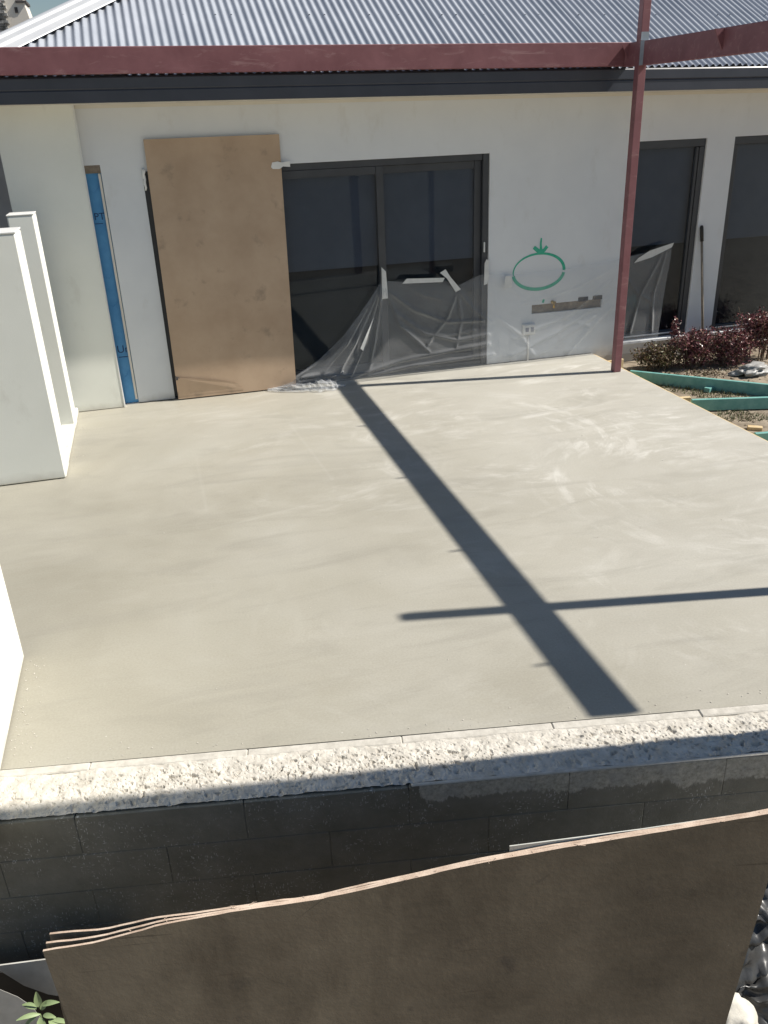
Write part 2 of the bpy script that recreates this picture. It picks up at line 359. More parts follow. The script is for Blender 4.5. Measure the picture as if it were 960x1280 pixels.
CHASE = simple('chased_mortar', (0.19, 0.155, 0.12), (0.30, 0.25, 0.195), 18, 0.95, 0.7, 60)
CHASED = simple('dark_packing', (0.05, 0.045, 0.045), (0.09, 0.08, 0.075), 20, 0.9)
GREYPOLE = simple('worn_timber_handle', (0.20, 0.17, 0.13), (0.30, 0.26, 0.21), 10, 0.7)
GALV = simple('cold_gal_paint', (0.26, 0.30, 0.335), (0.32, 0.36, 0.40), 12, 0.5, metal=0.2)
ROCKM = simple('pale_limestone', (0.52, 0.49, 0.42), (0.70, 0.67, 0.60), 8, 0.9, 0.6, 40)
REDLEAF = m_leaf('red_shrub_leaf', [(0.0, (0.028, 0.012, 0.012)), (0.35, (0.11, 0.028, 0.034)), (0.7, (0.24, 0.085, 0.095)), (0.86, (0.34, 0.17, 0.16)), (0.95, (0.30, 0.20, 0.13)), (1.0, (0.10, 0.11, 0.04))], 0.35)  # palest pinks also stand in for sun glints on the leaves
DRYLEAF = m_leaf('dry_shrub_leaf', [(0.0, (0.05, 0.02, 0.015)), (0.5, (0.16, 0.10, 0.055)), (1.0, (0.12, 0.13, 0.05))], 0.5)
STEM = simple('shrub_stem', (0.09, 0.06, 0.04), (0.14, 0.10, 0.07), 10, 0.8)
GRASS = m_leaf('short_grass', [(0.0, (0.05, 0.075, 0.02)), (0.6, (0.10, 0.12, 0.045)), (1.0, (0.24, 0.21, 0.11))], 0.6)
WEED = m_leaf('weed_leaf', [(0.0, (0.20, 0.27, 0.12)), (1.0, (0.30, 0.38, 0.19))], 0.5)
TREELEAF = m_leaf('dark_tree_leaf', [(0.0, (0.03, 0.04, 0.02)), (1.0, (0.07, 0.09, 0.045))], 0.5)
CHIM = m_wall('cream_chimney_render', (0.66, 0.60, 0.52), (0.74, 0.69, 0.61), stain=False)
STONE = simple('rough_grey_stone', (0.10, 0.10, 0.095), (0.42, 0.41, 0.39), 14, 0.95, 1.0, 22)
GREYWALL = simple('grey_side_cladding', (0.34, 0.34, 0.35), (0.40, 0.40, 0.41), 4, 0.8)

# ------------------------------------------------------------------ layout frames
TILT = lambda x: -0.0122*(x-2.4)              # the eave falls a little to the right
PB = Vector((-0.94, -5.168, 0)); PE = Vector((0.98477, -0.17384, 0)); PN = Vector((0.17384, 0.98477, 0))
def pp(e, off, z): return PB + PE*e - PN*off + Vector((0, 0, z))
PMAT = Matrix.Translation(PB) @ Matrix(((PE.x, PN.x, 0), (PE.y, PN.y, 0), (0, 0, 1))).to_4x4()   # local x along the block wall, local y towards the house

# ================================================================== SETTING
# one ground sheet: upper level by the house, a cut down into the trench, lower level beyond
GZ, PZ = -0.14, -1.28
bm = bmesh.new(); far = 400
line = [(-far, 0.15), (far, 0.15)]
def gp(e, off, z): p = pp(e, off, z); return bm.verts.new(p)
a = gp(-far, 0.10, GZ); b = gp(far, 0.10, GZ); c = gp(far, 0.12, PZ); d = gp(-far, 0.12, PZ)
n1 = bm.verts.new((-far-60, far, GZ)); n2 = bm.verts.new((far+60, far, GZ)); s1 = bm.verts.new((-far, -far, PZ)); s2 = bm.verts.new((far, -far, PZ))
bm.faces.new([a, b, n2, n1]); bm.faces.new([a, d, c, b]); bm.faces.new([d, s1, s2, c])
g = obj('ground', bm, [SOIL, PITSOIL])
for f in g.data.polygons: f.material_index = 0 if f.center.z > GZ-0.1 else 1
struct(g)
# slab
bm = bmesh.new()
slx, srx = -3.2, 4.48
def parY(x): t = (x-PB.x)/PE.x; return PB.y+PE.y*t
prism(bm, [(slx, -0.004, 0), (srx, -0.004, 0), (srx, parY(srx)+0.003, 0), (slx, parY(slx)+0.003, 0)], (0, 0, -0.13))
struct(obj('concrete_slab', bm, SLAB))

# ================================================================== HOUSE
house = thing('house', 'single storey white rendered house with corrugated hip roof and dark sliding door', 'house')
# --- front wall with openings
DOOR = (0.0, 3.262, 0.0, 2.08); WIN1 = (4.80, 5.632, 0.10, 2.115); WIN2 = (5.955, 7.20, 0.10, 2.115)
WRAP = (-0.482, -0.345, 0.0, 2.15); SLOT = (3.755, 4.565, 0.49, 0.585)
def wall_front(openings, x0, x1, z0, z1, y, depth):
    xs = sorted({x0, x1, *[o[0] for o in openings], *[o[1] for o in openings]})
    zs = sorted({z0, z1, *[o[2] for o in openings], *[o[3] for o in openings]})
    bm = bmesh.new(); vc = {}
    def V(x, yy, z):
        k = (round(x, 5), round(yy, 5), round(z, 5))
        if k not in vc: vc[k] = bm.verts.new(k)
        return vc[k]
    inside = lambda x, z: any(o[0] < x < o[1] and o[2] < z < o[3] for o in openings)
    for i in range(len(xs)-1):
        for j in range(len(zs)-1):
            xm, zm = (xs[i]+xs[i+1])/2, (zs[j]+zs[j+1])/2
            if inside(xm, zm): continue
            bm.faces.new([V(xs[i], y, zs[j]), V(xs[i+1], y, zs[j]), V(xs[i+1], y, zs[j+1]), V(xs[i], y, zs[j+1])])
    for (a, b, c, d) in openings:
        for (p, q) in (((a, c), (a, d)), ((a, d), (b, d)), ((b, d), (b, c)), ((b, c), (a, c))):
            bm.faces.new([V(p[0], y, p[1]), V(q[0], y, q[1]), V(q[0], y+depth, q[1]), V(p[0], y+depth, p[1])])
    return bm
bm = wall_front([DOOR, WIN1, WIN2, WRAP, SLOT], -1.0, 9.5, -0.4, 2.66, 0.0, 0.11)
obj('wall', bm, RENDER, house)
obj('interior_room', bx((-0.95, 0.16, -0.35), (9.5, 3.2, 2.6)), DARKROOM, house)
obj('side_wall', bx((-1.0, 0.012, -0.4), (-0.96, 8.0, 2.66)), GREYWALL, house)
tag(obj('side_fence', bx((-5.0, 0.9, -0.14), (-1.02, 0.95, 2.75)), GREYWALL), 'dark grey fence glimpsed between the left pillar and the picture edge', 'fence')
obj('slot_backing', bx((SLOT[0]-0.02, 0.03, SLOT[2]-0.02), (SLOT[1]+0.02, 0.05, SLOT[3]+0.02)), CHASE, house)
obj('expansion_joint', bx((-0.345, -0.012, -0.05), (4.475, -0.002, 0.006)), BLACKP, house)
# projecting panel pillar at the left
pil = obj('panel_pillar', bx((-1.117, -0.09, 0.004), (-0.482, 0.06, 2.70)), PANEL, house, bevel=0.004)
obj('edge_trim', bx((-0.4835, -0.0935, 0.004), (-0.474, -0.02, 2.66)), WHITE, pil)
# building wrap strip in its gap
wr = obj('building_wrap', bx((-0.50, 0.028, 0.004), (-0.33, 0.036, 2.10)), BLUE, house)
obj('lintel_timber', bx((-0.48, 0.012, 2.085), (-0.347, 0.05, 2.148)), CHASE, wr)
obj('reveal_bead', bx((-0.372, 0.004, 0.04), (-0.352, 0.026, 2.08)), SOFFIT, wr)
def text(body, size, mat, parent, m, name='print'):
    cu = bpy.data.curves.new('t', 'FONT'); cu.body = body; cu.size = size
    t = bpy.data.objects.new('t', cu); C.objects.link(t); bpy.context.view_layer.update()
    me = bpy.data.meshes.new_from_object(t.evaluated_get(bpy.context.evaluated_depsgraph_get()))
    bpy.data.objects.remove(t); me.materials.clear(); me.materials.append(mat)
    o = bpy.data.objects.new(name, me); C.objects.link(o); o.matrix_world = m; o.parent = parent
    return o
FACE = Matrix(((1,0,0,0),(0,0,-1,0),(0,1,0,0),(0,0,0,1)))   # text facing -Y
text('PTL', 0.085, BLUEINK, wr, Matrix.Translation((-0.468, 0.026, 1.70)) @ FACE)
text('Un', 0.10, BLUEINK, wr, Matrix.Translation((-0.468, 0.026, 0.50)) @ FACE)
obj('print', bx((-0.47, 0.0262, 1.665), (-0.40, 0.0275, 1.671)), BLUEINK, wr)
obj('print', bx((-0.46, 0.0262, 0.455), (-0.375, 0.0275, 0.462)), BLUEINK, wr)
for z in (1.95, 1.22, 0.95, 0.3):                # creases in the wrap
    bm = bmesh.new(); tube(bm, [(-0.475, 0.027, z), (-0.43, 0.026, z-0.02+random.uniform(-.02,.02)), (-0.38, 0.027, z+0.03)], 0.002, 5); obj('crease', bm, BLUE, wr)
# --- sliding door
door = obj('sliding_door', bx((0.002, 0.035, 0.002), (0.06, 0.10, 2.078)), FRAME, house)
def bar(a, b, parent=door, mat=FRAME, name='frame'): return obj(name, bx(a, b), mat, parent, bevel=0.003)
bar((0.062, 0.035, 2.02), (3.20, 0.10, 2.078)); bar((3.202, 0.02, 0.002), (3.26, 0.10, 2.078)); bar((0.062, 0.03, 0.002), (3.20, 0.10, 0.045))
def sash(x0, x1, y0, y1):
    bar((x0, y0, 0.047), (x0+0.07, y1, 2.018)); bar((x1-0.07, y0, 0.047), (x1, y1, 2.018))
    bar((x0+0.072, y0, 1.95), (x1-0.072, y1, 2.018)); bar((x0+0.072, y0, 0.047), (x1-0.072, y1, 0.14))
    obj('pane', bx((x0+0.072, (y0+y1)/2-0.003, 0.142), (x1-0.072, (y0+y1)/2+0.003, 1.948)), GLASS, door)
sash(0.064, 1.155, 0.068, 0.098); sash(1.10, 2.20, 0.036, 0.064); sash(2.13, 3.20, 0.068, 0.098)
obj('handle', bx((3.212, 0.002, 1.16), (3.226, 0.019, 1.26)), WHITE, door, bevel=0.004)
for a, b, z in ((1.12, 2.15, 1.10), (2.16, 3.19, 1.10), (0.08, 1.1, 1.1)):
    obj('blind', bx((a, 0.115, z), (b, 0.12, 2.05)), BLIND, door)
# --- windows
def window(w, mull=None):
    x0, x1, z0, z1 = w
    f = obj('window', bx((x0+0.002, 0.02, z1-0.075), (x1-0.002, 0.09, z1-0.002)), FRAME, house, bevel=0.003)
    for a, b in (((x0+0.002, 0.02, z0+0.002), (x0+0.062, 0.09, z1-0.077)), ((x1-0.062, 0.02, z0+0.002), (x1-0.002, 0.09, z1-0.077)),
                 ((x0+0.064, 0.02, z0+0.002), (x1-0.064, 0.09, z0+0.06)), ((x1-0.094, 0.03, z0+0.062), (x1-0.066, 0.085, z1-0.08))):
        obj('frame', bx(a, b), FRAME, f, bevel=0.003)
    obj('pane', bx((x0+0.064, 0.05, z0+0.062), (x1-0.096, 0.056, z1-0.08)), GLASS, f)
    obj('blind', bx((x0+0.05, 0.115, z0+0.98), (x1-0.05, 0.12, z1-0.05)), BLIND, f)
    obj('sill', bx((x0-0.01, -0.045, z0-0.035), (x1+0.01, 0.018, z0-0.004)), RENDER, f, bevel=0.004)
    obj('bead', bx((x0+0.066, 0.006, z0+0.03), (x1-0.066, 0.019, z0+0.042)), WHITE, f)
window(WIN1); window(WIN2)
# --- pipe fitting, packing, power point, conduit
bm = bmesh.new(); tube(bm, [(3.985, 0.03, 0.60), (3.985, -0.045, 0.60)], 0.017, 10); tube(bm, [(3.96, -0.035, 0.60), (4.01, -0.035, 0.60)], 0.009, 8)
tube(bm, [(3.985, -0.035, 0.60), (3.985, -0.045, 0.545)], 0.012, 8)
obj('brass_fitting', bm, BRASS, house, smooth=True)
obj('packer', bx((4.285, -0.006, 0.575), (4.40, 0.03, 0.622)), CHASED, house, bevel=0.003); obj('packer', bx((4.455, -0.006, 0.58), (4.565, 0.03, 0.624)), CHASED, house, bevel=0.003)
pw = obj('power_point', bx((3.652, -0.045, 0.285), (3.79, 0.001, 0.395)), WHITE, house, bevel=0.008)
for x in (3.692, 3.75):
    obj('socket', bx((x-0.018, -0.048, 0.318), (x+0.018, -0.0455, 0.362)), BLIND, pw)
    obj('switch', bx((x-0.008, -0.050, 0.37), (x+0.008, -0.0455, 0.385)), WHITE, pw)
bm = bmesh.new(); tube(bm, [(3.724, -0.012, 0.284), (3.724, -0.012, 0.0)], 0.011, 8); obj('conduit', bm, WHITE, house, smooth=True)
# --- sprayed circle and arrow
def arc(a0, a1, n, cx, cz, rx, rz): return [(cx+rx*math.cos(R(a0+(a1-a0)*i/n)), cz+rz*math.sin(R(a0+(a1-a0)*i/n))) for i in range(n+1)]
bm = bmesh.new()
pts = arc(188, -2, 40, 3.818, 0.925, 0.284, 0.18); ribbon(bm, pts, [0.012+0.022*(i/40)**1.2 for i in range(41)], -0.0022)
pts = arc(188, 352, 40, 3.818, 0.922, 0.284, 0.175); ribbon(bm, pts, [0.034 for i in range(41)], -0.0026)
ribbon(bm, [(3.832, 1.258), (3.828, 1.20), (3.834, 1.115)], [0.016, 0.022, 0.03], -0.0030)
ribbon(bm, [(3.752, 1.172), (3.80, 1.135), (3.836, 1.112)], [0.036, 0.04, 0.05], -0.0034)
ribbon(bm, [(3.90, 1.172), (3.87, 1.138), (3.832, 1.112)], [0.034, 0.036, 0.045], -0.0038)
obj('green_paint_mark', bm, GREENP, house)['label'] = 'green sprayed circle with an arrow pointing down at it'
bm = bmesh.new(); ribbon(bm, [(3.878, 0.60), (3.888, 0.635)], 0.025, -0.0022); obj('green_paint_mark', bm, GREENP, house)
# --- eave: soffit, gutter, roof
def tilted(bm):
    for v in bm.verts: v.co.z += TILT(v.co.x)
    return bm
obj('soffit', tilted(bx((-1.44, -0.40, 2.588), (9.5, -0.002, 2.60))), SOFFIT, house)
obj('eave_mould', tilted(bx((-0.478, -0.022, 2.560), (9.5, -0.0015, 2.587))), SOFFIT, house)
prof = [(-0.385, 2.592), (-0.452, 2.592), (-0.452, 2.676), (-0.447, 2.684), (-0.458, 2.694), (-0.458, 2.768), (-0.450, 2.778), (-0.438, 2.778), (-0.438, 2.758), (-0.446, 2.756), (-0.446, 2.70), (-0.395, 2.70), (-0.385, 2.70)]
bm = bmesh.new(); prism(bm, [(-1.46, y, z) for y, z in prof], (11.0, 0, 0)); obj('gutter', tilted(bm), GUTTER, house)
obj('fascia', tilted(bx((-1.40, -0.382, 2.602), (9.5, -0.36, 2.76))), GUTTER, house)
PIT = R(27); TP = math.tan(PIT); Y0, Z0 = -0.425, 2.792; HX = -0.95     # hip: x - y = HX
roofz = lambda y: Z0 + (y-Y0)*TP
RIDGE = 4.6
bm = bmesh.new()      # underside decking: front and left planes, a little below the sheets
f = lambda x, y: bm.verts.new((x, y, roofz(y)-0.03+TILT(x)))
def lf(x, y): return bm.verts.new((x, y, Z0 + (x-(HX+Y0))*TP - 0.03))
bm.faces.new([f(HX+Y0, Y0+0.02), f(9.5, Y0+0.02), f(9.5, RIDGE), f(HX+RIDGE, RIDGE)])
bm.faces.new([lf(HX+Y0, Y0+0.02), lf(HX+RIDGE, RIDGE), lf(HX+RIDGE, 9.6), lf(HX+Y0, 9.6)])
roof = obj('roof', bm, CAPM, house)
PITCHW = 0.0711; SHW = PITCHW*10
nsheet = 0
x_start = 0.691 - 3*SHW
for s in range(15):
    xa = x_start + s*SHW; vs = []; fs = []; NSEG = 84
    for i in range(NSEG+1):
        x = xa - 0.2*PITCHW + i*(SHW+0.4*PITCHW)/NSEG
        zz = 0.0125*math.cos(2*math.pi*(x-x_start)/PITCHW)
        lift = 0.009*(i/NSEG)**3 + (0.002 if s % 2 else 0)
        ymax = max(min(x-HX, RIDGE), Y0+0.001)
        for k in range(2):
            y = Y0 if k == 0 else ymax
            nrm = Vector((0, -math.sin(PIT), math.cos(PIT)))
            p = Vector((x, y, roofz(y)+TILT(x))) + nrm*(zz+lift)
            vs.append(p)
    for i in range(NSEG): fs.append((2*i, 2*i+2, 2*i+3, 2*i+1))
    if xa + SHW < HX+Y0: continue
    raw('roof_sheet', vs, fs, ROOFM, roof, True)
# white flashing line seen above the gutter lip
obj('eave_flashing', tilted(bx((-1.40, -0.436, 2.774), (9.5, -0.40, 2.7775))), CAPM, roof)
# hip capping swept along the hip
hd = Vector((1, 1, TP)).normalized(); nf = Vector((0, -math.sin(PIT), math.cos(PIT))); nl = Vector((-math.sin(PIT), 0, math.cos(PIT)))
t1 = hd.cross(nf).normalized();  t1 = t1 if t1.x > 0 else -t1
t2 = hd.cross(nl).normalized();  t2 = t2 if t2.x < 0 else -t2
upn = (nf+nl).normalized()
start = Vector((HX+Y0-0.02, Y0-0.02, Z0-0.01+TILT(-1.4)+0.012)); lat = (t1-t2).normalized()
cs = [t1*0.135+nf*0.008, t1*0.128+nf*0.017, t1*0.055+upn*0.014]
for k in range(9):
    a = R(-20+220*k/8); cs.append(lat*0.042*math.cos(a)+upn*(0.045+0.042*math.sin(a)))
cs += [t2*0.055+upn*0.014, t2*0.128+nl*0.017, t2*0.135+nl*0.008]
vs = []; L = 7.2
for q in (0, L):
    for c_ in cs: vs.append(start+hd*q+c_)
n = len(cs); fs = [(i, i+1, n+i+1, n+i) for i in range(n-1)]
raw('hip_capping', vs, fs, CAPM, roof, True)
bm = bmesh.new()      # screw heads on two rows
for y in (0.55, 1.45):
    for k in range(44):
        x = 0.55 + k*PITCHW*3 + (k % 2)*PITCHW
        x = x_start + PITCHW*round((x-x_start)/PITCHW)
        if x-HX < y or x > 9: continue
        p = Vector((x, y, roofz(y)+TILT(x))) + nf*0.008
        tube(bm, [p, p+nf*0.008], 0.008, 6)
sc_ = obj('screw_heads', bm, GUTTER, roof); sc_['kind'] = 'stuff'

# ================================================================== things at the back
ch = thing('chimney', 'cream rendered chimney with rough stone flank rising behind the roof hip', 'chimney')
bm = bmesh.new(); prism(bm, [(-1.62, 6.0, 2.0), (-1.19, 6.0, 2.0), (-1.19, 6.0, 3.84), (-1.25, 6.0, 4.12), (-1.62, 6.0, 4.3)], (0, 0.6, 0)); obj('stack', bm, CHIM, ch, bevel=0.01)
bm = bmesh.new()
for k in range(60):
    zz = 2.6 + 0.03*k; x = -1.66 - 0.14*((k*37) % 5)/5
    box(bm, (x, 5.93-0.02*((k*13) % 4), zz), (-1.47-0.025*((k*7) % 3) , 6.3, zz+0.034))
obj('stone_flank', bm, STONE, ch)
obj('cap', bx((-1.34, 5.97, 4.02), (-1.20, 6.5, 4.05)), CHASED, ch)
obj('vent', bx((-1.37, 5.99, 3.90), (-1.33, 5.998, 3.97)), CHASED, ch)
def leaf_cloud(name, centre, rad, n, size, mat, parent, seed, flat=0.5, shell=0.5):
    rnd = random.Random(seed); vs = []; fs = []
    for i in range(n):
        d = Vector((rnd.gauss(0,1), rnd.gauss(0,1), rnd.gauss(0,1))).normalized()
        r = rnd.random()**shell
        p = Vector(centre) + Vector((d.x*rad[0], d.y*rad[1], d.z*rad[2]))*r*(0.75+0.5*mnoise.noise(d*2.1+Vector((seed, 0, 0))))
        t = Vector((rnd.gauss(0,1), rnd.gauss(0,1), rnd.gauss(0,0.7))).normalized(); w = t.orthogonal().normalized()
        w.rotate(Matrix.Rotation(rnd.uniform(0, 6.28), 3, t)); s = size*rnd.uniform(0.6, 1.3)
        k = len(vs); nn = t.cross(w)*s*0.12
        vs += [p-t*s*0.5, p+w*s*0.22+nn, p+t*s*0.5, p-w*s*0.22+nn]; fs.append((k, k+1, k+2, k+3))
    return raw(name, vs, fs, mat, parent)
tr = thing('background_tree', 'dark tree top showing above the roof hip against blue sky', 'tree')
bm = bmesh.new(); tube(bm, [(0.1, 11, -0.14), (0.12, 11, 2.2), (0.1, 11.05, 3.9)], [0.16, 0.13, 0.06], 8); obj('trunk', bm, STEM, tr)
leaf_cloud('crown', (0.32, 11.0, 4.75), (1.15, 0.9, 0.95), 2600, 0.16, TREELEAF, tr, 3)

# ================================================================== white walls at the left
def wall_block(name, a, b, label):
    t = thing(name, label, 'wall'); obj('wall_panel', bx(a, b), PANEL, t, bevel=0.010); return t
t = wall_block('garden_wall', (-3.4, -1.80, 0.004), (-0.897, -1.50, 1.812), 'wide white panel wall at left whose end stands nearest the slab corner'); 
obj('capping', bx((-3.41, -1.803, 1.8135), (-0.894, -1.497, 1.826)), WHITE, t, bevel=0.003)
t = wall_block('wall_pillar', (-1.10, -0.60, 0.004), (-0.897, -0.385, 1.826), 'narrow white pillar between the wide panel wall and the house')
obj('capping', bx((-1.103, -0.603, 1.8275), (-0.894, -0.382, 1.838)), WHITE, t, bevel=0.003)
t = wall_block('garden_wall', (-1.6, -5.75, 0.004), (-0.935, -4.30, 1.82), 'sunlit white wall cut off by the lower left picture edge')
tag(obj('plinth', bx((-1.02, -1.495, 0.003), (-0.902, -0.10, 0.055)), PANEL, bevel=0.008), 'low white plinth on the slab edge between the two white walls', 'plinth')

# ================================================================== red steel frame
fr = thing('steel_pergola_frame', 'red primed steel frame of posts and beams over the concrete slab', 'steel frame')
def shs(name, a, b): return obj(name, bx(a, b), PRIMER, fr, bevel=0.004)
shs('post', (4.335, -0.775, 0.002), (4.41, -0.70, 3.55))
shs('post', (4.335, -5.218, 0.002), (4.41, -5.143, 2.757)); shs('post', (4.335, -5.218, 2.952), (4.41, -5.143, 3.56))
shs('beam', (4.3352, -6.13, 2.760), (4.4098, -0.778, 2.949)); shs('beam', (4.3352, -0.697, 2.762), (4.4098, -0.511, 2.951))
bm = bmesh.new(); box(bm, (-3.2, -0.508, 2.793), (4.41, -0.433, 2.984))
for v in bm.verts: v.co.z += TILT(v.co.x)
obj('beam', bm, PRIMER, fr, bevel=0.004)
obj('weld_plate', bx((4.334, -0.84, 2.762), (4.411, -0.7785, 2.9505)), GALV, fr)
obj('weld_plate', bx((4.336, -0.777, 2.955), (4.4105, -0.7755, 3.02)), GALV, fr)
for y in (-1.97, -3.21, -4.44, -5.70):
    bm = bmesh.new(); prism(bm, [(4.335, y, 2.942), (4.255, y, 2.942), (4.335, y, 2.80)], (0, 0.012, 0)); obj('cleat', bm, PRIMER, fr)
bm = bmesh.new(); prism(bm, [(4.335, -0.585, 2.945), (4.262, -0.585, 2.945), (4.335, -0.585, 2.815)], (0, 0.008, 0)); obj('cleat', bm, PRIMER, fr)
# unseen, inferred tall post on the block wall just outside the picture: throws the strip of shade along the wall top
bm = bmesh.new(); box(bm, (-0.06, -0.072, 0), (0.06, 0.048, 5.1))
for v in bm.verts: v.co.y -= 0.033*v.co.z
for v in bm.verts: v.co += Vector((3.34, -6.125, 0.004))
o = obj('unseen_post', bm, PRIMER, bevel=0.004); tag(o, 'unseen tall red steel post on the block wall, inferred from its strip of shade', 'post')

# ================================================================== block wall in front
bw = thing('block_wall', 'tar painted concrete block retaining wall with rough filled top along the slab', 'wall')
W0, W1 = -2.6, 6.2
obj('wall_core', bx((W0, -0.2998, -1.8), (W1, -0.12, -0.03), PMAT), TAR, bw)
rnd = random.Random(5)
BL, BH = 0.6615, 0.1965
bm = bx((0, -0.302, -0.0), (BL, -0.20, BH)); bmesh.ops.bevel(bm, geom=list(bm.edges), offset=0.0018, segments=1, affect='EDGES')
proto = obj('block', bm, TAR, bw); blk_me = proto.data; C.objects.unlink(proto); bpy.data.objects.remove(proto)
for row in range(8):
    x = 1.04 + 0.005 - 6*0.665 + (0.3325 if row % 2 else 0)
    while x < W1-0.6:
        if x > W0-0.3:
            o = bpy.data.objects.new('block', blk_me); C.objects.link(o); o.parent = bw
            o.matrix_world = PMAT @ Matrix.Translation((x, rnd.uniform(-0.0009, 0.0009), -0.211-0.2*row + rnd.uniform(-0.0015, 0.0015))) @ Matrix.Rotation(rnd.uniform(-0.0008, 0.0008), 4, 'Z')
        x += 0.665
bm = bx((0, -0.052, -0.15), (BL+0.0033, -0.003, 0.0)); bmesh.ops.bevel(bm, geom=list(bm.edges), offset=0.005, segments=1, affect='EDGES')
proto = obj('block_shell', bm, SHELL, bw); sh_me = proto.data; C.objects.unlink(proto); bpy.data.objects.remove(proto)
x = 1.04+0.005-6*0.665
while x < W1-0.6:
    o = bpy.data.objects.new('block_shell', sh_me); C.objects.link(o); o.parent = bw
    o.matrix_world = PMAT @ Matrix.Translation((x, rnd.uniform(-0.003, 0.001), 0.006+rnd.uniform(-0.003, 0.003))) @ Matrix.Rotation(rnd.uniform(-0.004, 0.004), 4, 'Z')
    x += 0.665
# rough core fill: displaced sheet
vs = []; fs = []; nx, ny = 1280, 52; ex0, ex1 = -1.5, 4.9
for i in range(nx+1):
    e = ex0 + (ex1-ex0)*i/nx
    for j in range(ny+1):
        off = 0.048 + (0.288-0.048)*j/ny
        q = Vector((e, off, 0))
        h = 0.006*mnoise.fractal(q*14, 0.9, 2.1, 4) + 0.005*mnoise.noise(q*5)
        amp = 0.6+0.4*mnoise.noise(q*3+Vector((9, 0, 0)))
        amp *= 0.25 + 0.75*min(1, max(0, (off-0.06)/0.05))*min(1, max(0, (0.30-off)/0.05))
        d = mnoise.voronoi(q*46)[0]; h += amp*0.0055*(min(d[1]-d[0], 0.5)/0.5 - 0.5)
        pit = mnoise.noise(q*34+Vector((3, 7, 0)))
        if pit > 0.34: h -= amp*0.016*min(1, (pit-0.34)/0.10)
        pit = mnoise.noise(q*75+Vector((1, 4, 0)))
        if pit > 0.36: h -= amp*0.009*min(1, (pit-0.36)/0.10)
        h += -0.007*max(0, (off-0.22)/0.07)
        vs.append(pp(e, off, 0.002+h))
for i in range(nx):
    for j in range(ny):
        a = i*(ny+1)+j; fs.append((a, a+1, a+ny+2, a+ny+1))
raw('core_fill', vs, fs, CORE, bw)
# pale arris left bare at the front edge on the right
bm = bmesh.new(); box(bm, (1.72, -0.304, -0.014), (W1, -0.287, -0.004), PMAT); o = obj('bare_arris', bm, SHELL, bw, bevel=0.004)

# ================================================================== plywood in front of the wall
def interp(tab, x):
    for (a, b), (c_, d_) in zip(tab, tab[1:]):
        if x <= c_: return b+(d_-b)*(x-a)/(c_-a)
    (a, b), (c_, d_) = tab[-2:]; return b+(d_-b)*(x-a)/(c_-a)
POFF = 0.95
top = [(0.447, 0.051), (0.631, 0.069), (0.830, 0.119), (1.070, 0.144), (1.350, 0.156), (1.613, 0.197), (1.875, 0.239), (2.138, 0.2705), (2.402, 0.297), (2.666, 0.327), (2.825, 0.3455), (2.894, 0.3545)]   # top edge: metres along the wall, height
eL, eR = top[0][0], top[-1][0]
def veneer(name, back, lift, curl, mat_face, e0, e1, parent, th=0.007, wav=1.0):
    """one curved sheet layer: grid front + back + edges, leaning, in wall-aligned coordinates"""
    nx, nz = 60, 8; vs = []; fs = []; mi = []
    zb = -1.265
    for side in (0, 1):
        for i in range(nx+1):
            t = i/nx
            for k in range(nz+1):
                s = k/nz
                el = e0 + (0.0+0.09*s if e0 == eL else 0); er = e1 - (0.16*s if e1 == eR else 0)
                e = el + (er-el)*t
                fan = max(0, 1-(e-eL)/0.62)**1.3
                zt = interp(top, e0+(e1-e0)*t) + lift*(1 if curl == 0 else 0) + 0.002*mnoise.noise(Vector((e*30, back*99, 0)))*wav
                zt += 0.0035*mnoise.noise(Vector((e*7, 3, back*50)))
                z = zt + (zb-zt)*s
                off = POFF - back - curl*fan*(1-s)**2 + 0.05*s*1.5 + side*(-th) + 0.008*math.sin(e*2.3)
                zz = z + (lift*fan*(1-s)**2 if curl else 0)
                vs.append(pp(e, off, zz))
    N = (nx+1)*(nz+1); idx = lambda sd, i, k: sd*N+i*(nz+1)+k
    for sd in (0, 1):
        for i in range(nx):
            for k in range(nz): fs.append((idx(sd,i,k), idx(sd,i+1,k), idx(sd,i+1,k+1), idx(sd,i,k+1))); mi.append(0)
    for i in range(nx): fs.append((idx(0,i,0), idx(0,i+1,0), idx(1,i+1,0), idx(1,i,0))); mi.append(1); fs.append((idx(0,i,nz), idx(0,i+1,nz), idx(1,i+1,nz), idx(1,i,nz))); mi.append(1)
    for k in range(nz):
        for i in (0, nx): fs.append((idx(0,i,k), idx(0,i,k+1), idx(1,i,k+1), idx(1,i,k))); mi.append(1)
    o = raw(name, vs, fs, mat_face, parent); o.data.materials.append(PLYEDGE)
    for f_, m_ in zip(o.data.polygons, mi): f_.material_index = m_
    return o
ply = thing('plywood_sheet', 'large weathered plywood sheet with splitting layers leaning before the tarred wall', 'plywood')
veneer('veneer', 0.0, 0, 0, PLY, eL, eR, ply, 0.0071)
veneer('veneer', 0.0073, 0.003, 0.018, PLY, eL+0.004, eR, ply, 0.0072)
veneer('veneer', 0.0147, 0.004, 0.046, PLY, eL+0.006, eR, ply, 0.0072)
# loose splinters on the top edge
bm = bmesh.new(); rnd = random.Random(11)
for k in range(34):
    e = rnd.uniform(eL+0.2, eR); z = interp(top, e); p = pp(e, POFF-0.01+rnd.uniform(-0.01, 0.01), z+0.001)
    d = PE*rnd.uniform(-1, 1)+Vector((0, 0, rnd.uniform(-0.1, 0.5)))-PN*rnd.uniform(-0.4, 0.6); tube(bm, [p, p+d*rnd.uniform(0.006, 0.022)], [0.0012, 0.0004], 4)
obj('splinters', bm, PLYEDGE, ply)['kind'] = 'stuff'
